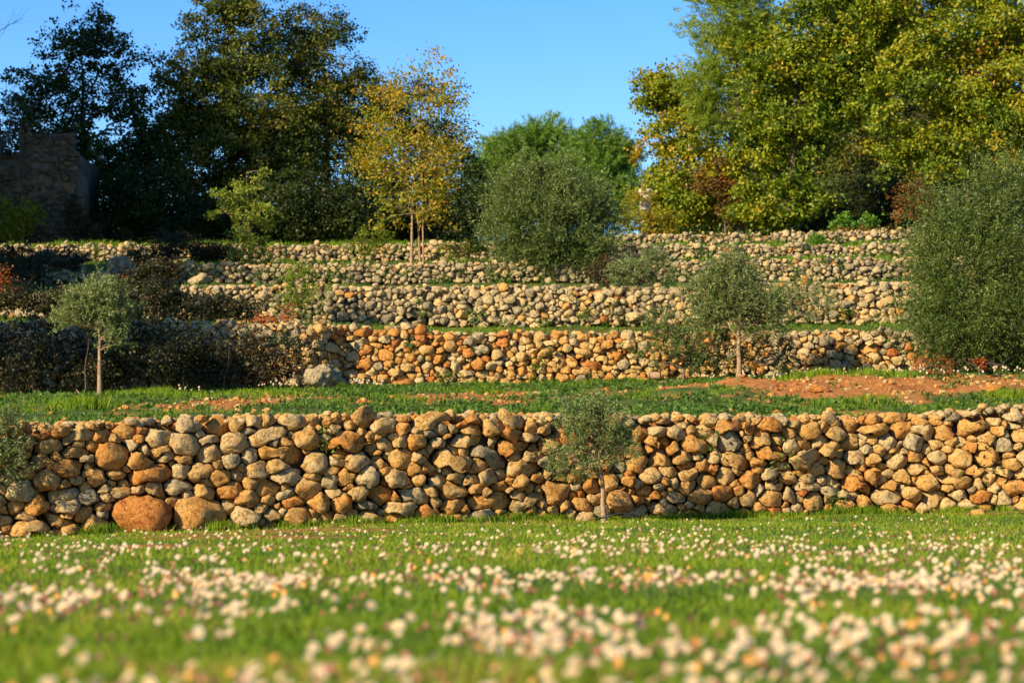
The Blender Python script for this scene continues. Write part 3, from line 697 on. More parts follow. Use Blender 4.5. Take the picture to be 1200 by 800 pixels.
# distant pines in the middle
make_tree('pine', 'distant round-topped pine behind the big round olive', 'tree', 95, (635, 275),
  [(632, 165, 34, 22), (600, 185, 32, 22), (660, 180, 24, 20), (590, 215, 40, 40), (640, 220, 50, 46)], ncl=190, nleaf=420, leaf=(.22, .026), rc=.36, style='pine', mat='pine_far', tint=(.55, .1, .15), trunk=.18, group='distant pines', seed=51)
make_tree('pine', 'distant narrow pine right of the big round olive, the smaller of the far pines', 'tree', 92, (705, 275),
  [(698, 165, 18, 18), (720, 185, 20, 20), (705, 205, 32, 24), (715, 235, 30, 30)], ncl=120, nleaf=420, leaf=(.22, .026), rc=.33, style='pine', mat='pine_far', tint=(.5, .1, .15), trunk=.16, group='distant pines', seed=52)

# ---------------------------------------------------------------- olives and shrubs on the terraces
make_tree('olive_tree', 'big round silvery olive bush in the middle, hanging over the fourth wall', 'olive tree', 49.2, (655, 326),
  [(632, 245, 50, 34), (600, 232, 26, 26), (680, 250, 36, 34), (615, 205, 20, 12), (650, 208, 20, 14), (704, 262, 20, 24), (585, 262, 18, 18), (690, 222, 14, 10), (645, 275, 62, 34), (630, 302, 40, 18), (690, 280, 34, 34), (610, 265, 40, 28), (660, 300, 44, 20), (635, 218, 34, 16)], ncl=330, nleaf=330, leaf=(.070, .016), rc=.22, style='olive', mat='olive_deep', tint=(.5, .10, .2), trunk=.07, seed=61, nlimb=16, group='olive trees')
make_tree('olive_tree', 'small round-crowned olive with a pale trunk on the grass terrace at the left', 'olive tree', 34.5, (117, 458),
  [(114, 360, 28, 20), (88, 376, 18, 9), (136, 372, 18, 12), (118, 342, 16, 9), (134, 398, 12, 8), (100, 352, 14, 12)], ncl=150, nleaf=190, leaf=(.046, .012), rc=.115, style='olive', mat='olive', tint=(.56, .1, .2), trunk=.05, bark=M_BARKPALE, seed=62, nlimb=8, forkz=float(P(117, 398, 34.5)[2]), group='olive trees')
make_tree('olive_tree', 'olive with a pale leaning trunk and broad grey-green crown, on the terrace at the right', 'olive tree', 36.0, (866, 442),
  [(858, 345, 30, 32), (832, 350, 20, 24), (892, 368, 26, 26), (848, 312, 16, 14), (872, 322, 14, 14), (828, 378, 14, 12), (894, 384, 18, 12), (908, 366, 12, 16)], ncl=200, nleaf=190, leaf=(.048, .012), rc=.12, style='olive', mat='olive', tint=(.5, .1, .2), trunk=.05, bark=M_BARKPALE, seed=63, nlimb=10, forkz=float(P(862, 400, 34.8)[2]), group='olive trees')
make_tree('olive_tree', 'young thin-crowned olive standing before the lowest wall with a hose at its foot', 'olive tree', 25.4, (708, 612),
  [(686, 518, 30, 28), (660, 530, 18, 14), (708, 500, 22, 22), (724, 528, 18, 18), (676, 488, 20, 16), (700, 474, 14, 8), (672, 550, 22, 10)], ncl=180, nleaf=84, leaf=(.040, .009), rc=.085, style='olive', mat='olive', tint=(.45, .1, .2), trunk=.036, bark=M_BARKPALE, seed=64, nlimb=10, forkz=float(P(705, 565, 25.4)[2]), group='olive trees', twig=.004)
make_tree('olive_tree', 'olive cut by the left edge, before the end of the lowest wall', 'olive tree', 23.25, (-12, 632),
  [(-6, 520, 26, 34), (4, 550, 20, 22), (-30, 530, 34, 40), (6, 488, 16, 14)], ncl=120, nleaf=90, leaf=(.040, .009), rc=.08, dr=.45, style='olive', mat='olive', tint=(.45, .1, .2), trunk=.026, bark=M_BARKPALE, seed=65, nlimb=8, group='olive trees', twig=.004)
make_tree('olive_tree', 'little olive on a thin crooked stem right below the big round olive', 'olive tree', 41.5, (766, 384),
  [(745, 318, 32, 14), (762, 308, 20, 12), (735, 325, 18, 9), (778, 322, 16, 12)], ncl=80, nleaf=100, leaf=(.05, .012), rc=.09, style='olive', mat='olive', tint=(.5, .1, .2), trunk=.02, bark=M_BARK, seed=66, nlimb=8, group='olive trees')
make_tree('evergreen_shrub', 'huge dense dark green evergreen shrub at the right edge, covering the ends of the walls', 'shrub', 36.6, (1150, 436),
  [(1150, 250, 60, 40), (1130, 300, 62, 52), (1105, 330, 34, 60), (1100, 385, 34, 40), (1140, 320, 60, 60), (1190, 230, 50, 46), (1200, 310, 70, 66), (1140, 365, 68, 54), (1120, 400, 50, 34), (1210, 390, 76, 48), (1250, 290, 60, 90), (1285, 380, 60, 60)], ncl=430, nleaf=400, leaf=(.055, .014), rc=.25, style='olive', mat='evergreen', tint=(.42, .10, .18), trunk=.07, seed=67, nlimb=18, shell=.55, stems=3)
make_tree('evergreen_shrub', 'dark green leggy shrub behind the leaning olive, against the second wall', 'shrub', 36.6, (800, 444),
  [(790, 415, 34, 26), (820, 405, 34, 30), (775, 385, 20, 22), (850, 420, 30, 22), (905, 418, 26, 22)], ncl=150, nleaf=110, leaf=(.042, .012), rc=.10, style='olive', mat='olive_deep', tint=(.35, .1, .18), trunk=.03, seed=68, nlimb=8)
make_tree('wall_shrub', 'feathery grey-green shrub growing out of the third wall, right of the leaning olive', 'shrub', 42.6, (945, 378),
  [(935, 345, 26, 18), (960, 360, 22, 14), (915, 355, 18, 16), (970, 335, 10, 12)], ncl=70, nleaf=70, leaf=(.05, .010), rc=.11, style='olive', mat='olive', tint=(.55, .1, .2), trunk=.015, seed=69, nlimb=6)
make_tree('wall_shrub', 'yellow-green shrub hanging on the third wall at the left, below the lime sapling', 'shrub', 43.0, (352, 378),
  [(350, 335, 14, 22), (372, 350, 12, 14), (345, 355, 16, 16), (360, 320, 8, 10)], ncl=55, nleaf=70, leaf=(.05, .018), rc=.09, style='olive', mat='sap', tint=(.35, .1, .2), trunk=.015, seed=70, nlimb=6)
make_tree('round_shrub', 'small bright green round bush on the ledge between the two top walls at the right', 'shrub', 55.9, (958, 290),
  [(958, 283, 12, 8)], ncl=34, nleaf=70, leaf=(.05, .035), rc=.05, mat='bright', tint=(.5, .1, .15), trunk=.02, seed=71, nlimb=3)
make_tree('round_shrub', 'yellow-leaved shrub at the foot of the ruined building', 'shrub', 60, (22, 284),
  [(20, 262, 22, 16), (35, 250, 12, 10), (8, 248, 14, 14), (5, 270, 16, 12)], ncl=55, nleaf=70, leaf=(.08, .05), rc=.12, mat='maple', tint=(.35, .12, .15), trunk=.03, seed=72)
bush = 'scrub bushes on the terraces'
def scrub(label, Y, base, lobes, mat='bramble', tint=(.3, .12, .15), ncl=60, nleaf=80, leaf=(.05, .035), rc=.10, seed=1, name='bramble_bush', **k):
    make_tree(name, label, 'bush', Y, base, lobes, ncl=ncl, nleaf=nleaf, leaf=leaf, rc=rc, mat=mat, tint=tint, trunk=.014, twig=.006, seed=seed, nlimb=8, stems=3, group=bush, **k)
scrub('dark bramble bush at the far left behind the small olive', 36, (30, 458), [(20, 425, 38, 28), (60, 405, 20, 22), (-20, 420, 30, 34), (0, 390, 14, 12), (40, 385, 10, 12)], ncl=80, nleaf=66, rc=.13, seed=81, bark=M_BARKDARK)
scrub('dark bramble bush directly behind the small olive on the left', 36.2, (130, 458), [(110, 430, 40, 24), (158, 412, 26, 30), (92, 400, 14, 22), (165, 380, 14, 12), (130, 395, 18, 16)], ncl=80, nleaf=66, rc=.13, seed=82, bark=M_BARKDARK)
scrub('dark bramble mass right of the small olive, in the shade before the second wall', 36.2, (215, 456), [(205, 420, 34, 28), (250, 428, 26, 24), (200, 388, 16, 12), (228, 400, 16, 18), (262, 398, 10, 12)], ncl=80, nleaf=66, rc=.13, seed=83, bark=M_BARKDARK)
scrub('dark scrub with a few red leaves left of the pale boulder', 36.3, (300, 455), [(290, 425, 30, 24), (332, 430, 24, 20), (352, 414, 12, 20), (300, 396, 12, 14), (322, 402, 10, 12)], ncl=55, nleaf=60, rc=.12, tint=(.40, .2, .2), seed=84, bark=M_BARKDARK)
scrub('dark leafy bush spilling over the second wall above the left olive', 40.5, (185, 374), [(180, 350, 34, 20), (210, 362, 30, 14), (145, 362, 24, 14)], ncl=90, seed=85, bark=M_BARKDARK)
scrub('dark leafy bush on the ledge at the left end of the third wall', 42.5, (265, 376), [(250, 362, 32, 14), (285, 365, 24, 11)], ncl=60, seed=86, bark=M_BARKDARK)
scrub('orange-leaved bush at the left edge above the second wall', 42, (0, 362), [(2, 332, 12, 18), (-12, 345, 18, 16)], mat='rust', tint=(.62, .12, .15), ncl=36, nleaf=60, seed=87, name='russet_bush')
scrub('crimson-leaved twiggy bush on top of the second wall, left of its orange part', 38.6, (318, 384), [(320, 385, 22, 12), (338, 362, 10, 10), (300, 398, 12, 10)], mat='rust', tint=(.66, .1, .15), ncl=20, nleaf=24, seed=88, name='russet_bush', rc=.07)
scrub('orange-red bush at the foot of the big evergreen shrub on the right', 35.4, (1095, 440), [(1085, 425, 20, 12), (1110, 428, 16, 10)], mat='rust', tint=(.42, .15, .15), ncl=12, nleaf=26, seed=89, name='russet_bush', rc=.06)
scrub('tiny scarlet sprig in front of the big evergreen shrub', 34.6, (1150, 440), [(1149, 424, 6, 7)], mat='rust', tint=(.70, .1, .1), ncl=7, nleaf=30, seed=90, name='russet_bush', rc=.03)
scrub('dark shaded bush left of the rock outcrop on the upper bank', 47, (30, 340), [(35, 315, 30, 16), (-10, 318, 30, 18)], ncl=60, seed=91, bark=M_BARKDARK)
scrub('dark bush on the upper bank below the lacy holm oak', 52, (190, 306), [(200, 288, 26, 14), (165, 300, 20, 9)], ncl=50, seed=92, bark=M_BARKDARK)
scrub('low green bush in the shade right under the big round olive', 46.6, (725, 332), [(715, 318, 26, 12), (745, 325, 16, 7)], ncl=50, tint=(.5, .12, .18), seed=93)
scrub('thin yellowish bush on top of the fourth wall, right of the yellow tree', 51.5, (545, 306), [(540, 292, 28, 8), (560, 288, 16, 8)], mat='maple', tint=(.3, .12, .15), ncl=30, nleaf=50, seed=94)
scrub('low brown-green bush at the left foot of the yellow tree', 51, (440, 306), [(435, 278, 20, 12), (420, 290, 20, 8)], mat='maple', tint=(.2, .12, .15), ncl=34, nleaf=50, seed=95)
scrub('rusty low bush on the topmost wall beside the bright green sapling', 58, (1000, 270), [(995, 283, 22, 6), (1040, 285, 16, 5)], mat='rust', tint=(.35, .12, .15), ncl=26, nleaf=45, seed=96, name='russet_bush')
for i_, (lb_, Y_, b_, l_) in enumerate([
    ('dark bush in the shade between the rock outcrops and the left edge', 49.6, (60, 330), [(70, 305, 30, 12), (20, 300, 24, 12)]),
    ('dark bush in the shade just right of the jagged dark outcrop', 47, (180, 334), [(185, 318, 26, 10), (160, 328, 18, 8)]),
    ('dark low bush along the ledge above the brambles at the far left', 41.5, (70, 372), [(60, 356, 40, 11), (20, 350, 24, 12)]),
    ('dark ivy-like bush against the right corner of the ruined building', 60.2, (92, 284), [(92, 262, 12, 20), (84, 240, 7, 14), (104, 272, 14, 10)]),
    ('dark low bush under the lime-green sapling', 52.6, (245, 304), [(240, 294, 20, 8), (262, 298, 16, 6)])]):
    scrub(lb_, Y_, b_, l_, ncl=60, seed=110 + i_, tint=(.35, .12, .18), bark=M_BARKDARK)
# shade trees beyond the left edge of the view
make_tree('shade_oak', 'unseen slab-crowned oak shaped for its shade, left of the terraces nearest the small olive', 'tree', 32.7, (-480, 480),
  [(-450, 98, 310, 46)], dr=.25, ncl=300, nleaf=110, leaf=(.11, .085), rc=.3, mat='oak_dark', tint=(.5, .12, .15), trunk=.16, seed=101, shell=.2)  # unseen; thin flat crown added to shade the second wall but not the olive
for i, (Yd, px, lobes_, lab) in enumerate([
    (55, -330, [(-330, -10, 115, 100), (-340, 90, 100, 90), (-320, -90, 90, 70)], 'tall oak out of view to the left of the ruined building'),
    (54, -570, [(-570, -290, 180, 150), (-470, -350, 120, 90), (-560, -50, 180, 160), (-590, 120, 120, 100)], 'very tall oak out of view farther left of the ruined building'),
    (57, -450, [(-430, -320, 130, 110), (-450, -230, 130, 130), (-450, -50, 140, 140)], 'very tall oak out of view just behind the other shade oaks'),
    (42.6, -470, [(-470, -95, 140, 110), (-460, 50, 120, 110)], 'oak out of view to the left of the upper bank'),
    (50, -830, [(-830, -260, 190, 170), (-830, -20, 180, 180)], 'tallest oak out of view far to the left')]):
    make_tree('shade_oak', lab, 'tree', Yd, (px, 300), lobes_, dr=.9, ncl=300, nleaf=110, leaf=(.19, .15), rc=.55, mat='oak_dark', tint=(.5, .12, .15), trunk=.25, seed=102 + i, shell=.2)
print('trees', time.time() - T0)

# ---------------------------------------------------------------- ruin, pillar, boulders, odds and ends
def ruin():
    Y = 61.0; a = P(-60, 284, Y); b = P(84, 284, Y); t = P(84, 152, Y)
    root = empty('ruined_building', a, 'ruined roofless rubble building with a broken window, in shade at the upper left', 'building')
    z0 = float(gz(0, Y)) - .3; zt = float(t[2])
    xs0, xs1 = float(a[0]), float(b[0]); wx0, wx1 = float(P(2, 0, Y)[0]), float(P(25, 0, Y)[0]); wzl, wzh = float(P(0, 186, Y)[2]), float(P(0, 130, Y)[2])
    def box(x0, x1, y0, y1, z0, z1, V, F):
        o = len(V); V += [(x, y, z) for z in (z0, z1) for y in (y0, y1) for x in (x0, x1)]
        F += [(o, o + 2, o + 3, o + 1), (o + 4, o + 5, o + 7, o + 6), (o, o + 1, o + 5, o + 4), (o + 2, o + 6, o + 7, o + 3), (o, o + 4, o + 6, o + 2), (o + 1, o + 3, o + 7, o + 5)]
    V = []; F = []
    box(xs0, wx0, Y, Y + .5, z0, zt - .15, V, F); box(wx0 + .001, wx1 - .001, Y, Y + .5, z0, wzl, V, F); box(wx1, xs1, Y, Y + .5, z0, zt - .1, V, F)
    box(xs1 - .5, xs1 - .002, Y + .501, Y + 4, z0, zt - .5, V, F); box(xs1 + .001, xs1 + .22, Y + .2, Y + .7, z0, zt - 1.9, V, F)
    meshobj('mortar', V, F, plainmat('old_lime_mortar', (.07, .052, .03), .95, (.17, .13, .08), 2.5, .05, 7, .1), root)  # mortar colour lowered as well, painting in the ruin's shade
    meshobj('sill', *(lambda V, F: (box(wx0 - .05, wx1 + .05, Y - .06, Y + .3, wzl + .003, wzl + .07, V, F), (V, F))[1])([], []), M_SOIL, root)
    def ztf(X):
        X = np.asarray(X); return zt + .06 * np.sin(X * 9) + np.where((X > wx0) & (X < wx1), wzl - zt - .05, 0)
    rubble_wall(0, xs0, xs1, .03, .11, 2, 77, lambda u, v, r, rs: mixt(len(u), rs, (.45, .5, .05, 0, 0), (.05, .12, .3, .6, .8), .04), root, merge=.5, aspect=1.7, mat=M_STONE_SHADED, hfun=ztf, zbf=lambda X: z0 + 0 * np.asarray(X), yf=lambda X: Y - .035 + 0 * np.asarray(X), gap=.004, batter=0, depth=.2, prot=.008, yoff=0, topnoise=.12)
ruin()
def pillar():
    Y = 62; b = P(756, 280, Y); t = P(756, 222, Y); r = 6 * PX(Y)
    root = empty('stone_pillar', (b[0], Y, float(gz(b[0], Y))), 'pale square masonry pillar rising out of the tan shrub, left of the golden oaks', 'pillar')
    z = float(gz(b[0], Y)) - .1
    import bmesh
    for nm, hw, za, zb in (('shaft', r, z, t[2] - .12), ('cap', r * 1.25, t[2] - .118, t[2])):
        bm = bmesh.new(); bmesh.ops.create_cube(bm, size=1)
        for v in bm.verts: v.co.x *= 2 * hw; v.co.y *= 2 * hw; v.co.z = za if v.co.z < 0 else zb
        bmesh.ops.bevel(bm, geom=bm.edges[:], offset=.015, segments=2, affect='EDGES')
        V = [tuple(v.co + Vector((b[0], Y, 0))) for v in bm.verts]; bm.verts.index_update()
        byk = {}
        for f in bm.faces: byk.setdefault(len(f.verts), []).append([v.index for v in f.verts])
        meshobj(nm, V, [np.array(q) for q in byk.values()], plainmat('weathered_' + nm, (.42, .36, .27), .9, (.56, .49, .38), 6, .02, 14, .1), root); bm.free()
pillar()
def boulder(px, py, Y, w, h, tint, label, seed, name='boulder', sub=4, group=None, sink=.2):
    rs = np.random.default_rng(seed); c = P(px, py, Y); k = PX(Y); z = float(gz(c[0], Y)) + h * k * (.5 - sink)
    W, F = rocks(np.zeros((1, 3)), None, sub, rs, .36, 11)
    V = W[0] * np.array([w * k / 2, (w + h) * k / 3.6, h * k / 2]) * 1.12 + np.array([c[0], Y, z])
    o = meshobj(name, V - np.array([c[0], Y, z]), F, M_STONE, None, np.full(len(F), tint), True); o.location = (c[0], Y, z)
    tag(o, label, name, group)
boulder(377, 448, 36.2, 44, 34, .17, 'pale grey pitted boulder at the left end of the orange wall', 201, sink=.1)
for i, (x, y, Y, w, h, tt, lb) in enumerate([
    (80, 318, 50.5, 44, 18, .2, 'tan rock outcrop on the upper bank, the widest one'), (140, 322, 49.3, 32, 18, .08, 'dark grey jagged outcrop above the left olive'),
    (52, 308, 50.5, 28, 30, .1, 'small grey outcrop at the left of the bank'), (178, 330, 47.9, 28, 15, .22, 'pale outcrop at the left end of the third wall'),
    (105, 348, 43.0, 50, 26, .12, 'grey outcrop just over the left olive'), (235, 318, 48.2, 26, 14, .24, 'cream outcrop beside the fourth wall, right of the others')]):
    boulder(x, y, Y, w, h, tt, lb, 210 + i, 'rock_outcrop', group='outcrops on the upper bank')
for i, (x, y, Y, w, h, tt, lb) in enumerate([
    (1148, 601, 25.2, 17, 12, .62, 'lone ochre stone on the grass at the right, in front of the lowest wall'),
    (145, 474, 29, 12, 7, .66, 'small orange stone on the grass terrace, right of the left olive'),
    (312, 480, 26.5, 10, 9, .66, 'small orange stone at the back of the lowest wall top, left of centre'),
    (182, 487, 25.6, 9, 6, .7, 'small orange stone just behind the lowest wall, left'),
    (972, 484, 28.4, 15, 14, .6, 'pointed ochre stone standing on the lowest wall top at the right'),
    (1165, 455, 31, 30, 12, .82, 'clod-like reddish stone in the bare earth at the right'),
    (960, 452, 32, 26, 9, .85, 'flat reddish stone in the bare earth right of the leaning olive')]):
    boulder(x, y, Y, w, h, tt, lb, 230 + i, 'stone', sub=3, group='loose stones on the ground')
def tubeobj(name, pts, rad, mat, label, cat, sides=8):
    V, F = tubes([(np.array(pts), np.array(rad))], sides); c = np.array(pts).mean(0)
    o = meshobj(name, V - c, F, mat, smooth=True); o.location = c; tag(o, label, cat); return o
def onl(px, Y, dz=0):
    x = P(px, 400, Y)[0]; return (x, Y, float(gz(x, Y)) + dz)
M_HOSE = plainmat('black_irrigation_hose', (.012, .012, .012), .5)
M_DRY = plainmat('dry_wood', (.20, .12, .06), .9, (.32, .21, .12), 40, .004, 90)
tubeobj('irrigation_hose', [onl(697, 25.1, .02), onl(704, 25.0, .035), onl(712, 24.95, .05), onl(722, 24.95, .075), onl(732, 24.95, .08), onl(740, 24.95, .07), onl(746, 24.95, .045), onl(748, 25.0, 0), onl(748, 25.1, -.03)], [.009] * 9, M_HOSE, 'black irrigation hose arching over the grass at the foot of the young olive', 'hose')
tubeobj('irrigation_hose', [onl(-20, 22.6, .03), onl(0, 22.6, .025), onl(20, 22.65, .03), onl(38, 22.7, .02), onl(44, 22.8, -.02)], [.010] * 5, M_HOSE, 'black irrigation hose on the ground at the left end of the lowest wall', 'hose')
tubeobj('dead_branch', [onl(90, 34, .12), onl(94, 34, .06), onl(100, 33.9, .02), onl(108, 33.8, .01)], [.008, .012, .012, .008], M_DRY, 'thin pale dead branch on the ground left of the small olive', 'branch')
def ring_log():
    x0 = onl(769, 36.3, .07); 
    root = empty('log', (x0[0], 36.3, x0[2]), 'short brown log lying on a plank against the orange wall, left of the leaning olive', 'log')
    V, F = tubes([(np.array([(x0[0] - .11, 36.35, x0[2] + .05), (x0[0] - .03, 36.32, x0[2] + .05), (x0[0] + .06, 36.3, x0[2] + .05)]), np.array([.055, .06, .055]))], 10); meshobj('barrel', V, F, M_DRY, root, smooth=True)
    a = np.arange(10) * 2 * math.pi / 10
    for sx, r, rr in ((-.11, .055, 1), (.06, .055, 1)):
        V = [(x0[0] + sx, 36.325 + r * math.cos(q), x0[2] + .05 + r * math.sin(q)) for q in a]; meshobj('cut_end', V, [list(range(10))], M_DRY, root)
ring_log()
tubeobj('plank', [onl(772, 36.1, .03), onl(785, 36.1, .035), onl(800, 36.05, .03)], [.022, .022, .02], M_DRY, 'rusty brown stake lying on the ground right of the short log', 'stake', 4)
# thin stakes and dead stems among the brambles
for i, (px, Y, h, lean, lb) in enumerate([(99, 35.4, .85, .05, 'bare dead stem just left of the small olive trunk'), (388, 36.4, .55, -.03, 'thin bare stem above the pale boulder'), (262, 36.0, .7, .1, 'bare dead stem in the dark scrub left of centre')]):
    p = np.array(onl(px, Y)); q = [p + np.array([lean * s + .015 * math.sin(s * 9 + i), 0, h * s]) for s in np.linspace(0, 1, 7)]
    tubeobj('dry_twig', q, np.linspace(.011, .004, 7), M_BARK, lb, 'twig', 5)
print('props', time.time() - T0)

# ---------------------------------------------------------------- grass and weeds
def blades(X, Y, Z, h, w, rs, lean=.5, tint=None):
    n = len(X); a = rs.uniform(0, 6.283, n); la = rs.uniform(0, 6.283, n); ln = np.abs(rs.normal(0, lean, n)) * h
    side = np.stack([np.cos(a), np.sin(a), 0 * a], 1) * w[:, None] * .5; ld = np.stack([np.cos(la), np.sin(la), 0 * a], 1)
    b = np.stack([X, Y, Z - .008], 1)
    mid = b + np.stack([0 * a, 0 * a, h * .55], 1) + ld * (ln * .3)[:, None]; tip = b + np.stack([0 * a, 0 * a, h], 1) + ld * ln[:, None]
    V = np.stack([b - side, b + side, mid + side * .8, tip, mid - side * .8], 1).reshape(-1, 3)
    return V, np.arange(5 * n).reshape(-1, 5)
def tuftmask(X, Y, s=2.2, seed=61): return n2(X, Y, s, s * .9, seed, 3)
def meadow():
    rs = np.random.default_rng(300); n = 430000
    d = np.exp(rs.uniform(math.log(2.6), math.log(28.5), n)); X = rs.uniform(-1, 1, n) * (.25 * d + 2.0)
    front = wY(0, X) - .05; ok = d < front; X = X[ok]; d = d[ok]
    soil = soilmask(X, d); t = tuftmask(X, d)
    keep = (rs.uniform(0, 1, len(X)) > soil * 1.15) ; X = X[keep]; d = d[keep]; t = t[keep]
    Z = gz(X, d); n = len(X)
    h = (.021 + .020 * np.clip(t + .3, 0, 1.2)) * rs.uniform(.5, 1.35, n) + .012 * rs.uniform(0, 1, n) ** 4
    edge = np.exp(-((wY(0, X) - d) / .22) ** 2); h = h * (1 + 1.0 * edge * np.clip(t + .4, 0, 1))
    w = (.0028 + .00018 * d) * rs.uniform(.7, 1.3, n)
    V, F = blades(X, d, Z, h, w, rs, .55)
    tn = np.clip(.56 + .3 * t + .18 * n2(X, d, .35, .25, 71) + rs.normal(0, .14, n) + .4 * (rs.uniform(size=n) < .05), 0, 1)
    tag(meshobj('meadow_grass', V, F, LM['grass'], tint=tn), kind='stuff', label='short green grass of the daisy meadow', cat='grass')
meadow()
def terrace_grass():
    rs = np.random.default_rng(310); XS = []; YS = []; HS = []; WS = []; TS = []
    spec = [(0, 195000, 9.5, .035, .009), (1, 45000, 10, .035, .010), (2, 26000, 11, .035, .012), (3, 20000, 12, .06, .015), (4, 26000, 14, .07, .016), (5, 26000, 15, .09, .018)]
    for k, n, xr, h0, w0 in spec:
        X = rs.uniform(-xr, xr, n); s = rs.uniform(0, 1, n)
        y0 = wY(k, X) + (.46 if k == 0 else .42); y1 = (wY(k + 1, X) - .02) if k < 5 else wY(k, X) + 7
        Y = y0 + (y1 - y0) * s; t = tuftmask(X, Y, 1.8, 62 + k); so = soilmask(X, Y)
        den = np.clip(.24 + 1.3 * t, 0, 1) * (1 - np.clip(so * .93, 0, 1))
        if k == 0: den = np.maximum(den * .75, np.exp(-((Y - y1) / .9) ** 2) * .8)
        if k == 2: den = den * np.clip(-.05 + t, 0, 1) * .7
        ok = rs.uniform(size=n) < den; X = X[ok]; Y = Y[ok]; t = t[ok]
        m = len(X); XS.append(X); YS.append(Y); 
        hh = h0 * (1 + 1.0 * np.clip(t, -.3, 1)) * rs.uniform(.5, 1.4, m)
        if k == 0: hh *= 1 + .9 * np.exp(-((Y - wY(1, X)) / .8) ** 2)
        HS.append(hh); WS.append(w0 * rs.uniform(.7, 1.3, m)); TS.append(np.clip(.26 + .25 * t + rs.normal(0, .15, m) + .45 * (rs.uniform(size=m) < .06), 0, 1))
    # named bright tufts
    for px, Y, hh, sp, n in [(95, 28.5, .17, .16, 900), (165, 34.5, .13, .3, 900), (180, 33.8, .10, .3, 600), (560, 34, .09, .25, 500), (470, 31, .09, .2, 400), (280, 34.5, .10, .4, 700), (330, 33.5, .09, .5, 700), (950, 34.6, .12, .25, 700), (1030, 34.3, .12, .25, 700), (1185, 30.5, .10, .2, 500), (1000, 30.5, .08, .3, 500), (350, 24.9, .10, .12, 300), (255, 24.2, .12, .10, 250), (885, 26.9, .09, .12, 250), (480, 25.1, .07, .15, 200)]:
        c = P(px, 400, Y)[0]; X = c + rs.normal(0, sp, n); Yv = Y + rs.normal(0, sp * .8, n); Yv = np.where(Y < 27.3, np.minimum(Yv, wY(0, X) - .08), Yv)
        XS.append(X); YS.append(Yv); HS.append(hh * rs.uniform(.5, 1.2, n)); WS.append(np.full(n, .009)); TS.append(np.clip(rs.normal(.55, .15, n), 0, 1))
    for _ in range(90):
        c = rs.uniform(-7, 7.2); n = int(rs.integers(40, 220)); sp = rs.uniform(.04, .14); X = c + rs.normal(0, sp, n); Yv = wY(0, X) - .10 - np.abs(rs.normal(0, .10, n)); hh = rs.uniform(.05, .12)
        XS.append(X); YS.append(Yv); HS.append(hh * rs.uniform(.4, 1.2, n)); WS.append(np.full(n, .008)); TS.append(np.clip(rs.normal(rs.uniform(.2, .7), .15, n), 0, 1))
    X, Y, H, W, T = map(np.concatenate, (XS, YS, HS, WS, TS))
    V, F = blades(X, Y, gz(X, Y), H, W, rs, .5); tag(meshobj('terrace_grass', V, F, LM['grass'], tint=T), kind='stuff', label='tufted grass growing on the terrace ledges', cat='grass')
    # broad-leaved weeds, in rosettes
    rs = np.random.default_rng(311); nr = 7200; X = rs.uniform(-9.4, 9.4, nr); s = rs.uniform(.0, 1, nr); Y = wY(0, X) + .35 + (wY(1, X) - wY(0, X) - .5) * s
    m = n2(X, Y, .9, .6, 81, 3); so = soilmask(X, Y); ok = (rs.uniform(size=nr) < np.clip(.55 + m, .05, 1) * (1 - .85 * so)); X = X[ok]; Y = Y[ok]
    # weeds on the bank above, and at the walls' feet
    for k, n_, xr in ((1, 900, 10), (2, 500, 11), (3, 500, 12), (4, 700, 14)):
        x = rs.uniform(-xr, xr, n_); y = wY(k, x) + .25 + (wY(k + 1, x) - wY(k, x) - .3) * rs.uniform(0, 1, n_); q = n2(x, y, .9, .9, 82 + k) > .05
        X = np.concatenate([X, x[q]]); Y = np.concatenate([Y, y[q]])
    Z = gz(X, Y); nl = 13; n = len(X) * nl; i = np.repeat(np.arange(len(X)), nl); a = rs.uniform(0, 6.28, n); el = rs.uniform(.1, 1.2, n)
    ax = np.stack([np.cos(a) * np.cos(el), np.sin(a) * np.cos(el), np.sin(el)], 1); r = rs.uniform(0, .07, n)
    C = np.stack([X[i] + np.cos(a) * r, Y[i] + np.sin(a) * r, Z[i] + rs.uniform(0, .035, n)], 1)
    L = rs.uniform(.03, .07, n) * (.7 + .6 * rs.uniform(size=len(X)))[i]; V, F = leafquads(C, ax, np.stack([0 * a, 0 * a, 1 + 0 * a], 1) + rs.normal(0, .3, (n, 3)), L, L * .5)
    tag(meshobj('terrace_weeds', V, F, LM['weed'], tint=np.clip(rs.normal(.5, .13, len(X))[i] + rs.normal(0, .12, n), 0, 1)), kind='stuff', label='broad-leaved weeds spread over the terrace earth', cat='weeds')
    # small plants rooted in the walls
    rs = np.random.default_rng(312); CC = []; 
    for k, n_, xa, xb in ((1, 26, -9, 8), (2, 60, -6, 9), (3, 90, -7, 10), (4, 90, -12, 11), (5, 30, 2, 11), (0, 5, -5, 6)):
        x = rs.uniform(xa, xb, n_); v = rs.uniform(0, .9, n_) ** 1.3; z = wzb(k, x) + v * (wzt(k, x) - wzb(k, x)); y = wY(k, x) - .14 + .1 * v
        CC.append(np.stack([x, y, z], 1))
    CC = np.concatenate(CC); nl = 46; n = len(CC) * nl; i = np.repeat(np.arange(len(CC)), nl); sz_ = rs.uniform(.05, .17, len(CC))[i]
    C = CC[i] + rs.normal(size=(n, 3)) * sz_[:, None] * np.array([.7, .3, .7]); ax = norm(rdir(rs, n) + np.array([0, -.5, .4])); L = rs.uniform(.035, .07, n)
    V, F = leafquads(C, ax, rdir(rs, n), L, L * .45)
    tag(meshobj('wall_weeds', V, F, LM['weed'], tint=np.clip(rs.normal(.45, .2, len(CC))[i] + rs.normal(0, .15, n), 0, 1)), kind='stuff', label='small weeds rooted in the wall joints', cat='weeds')
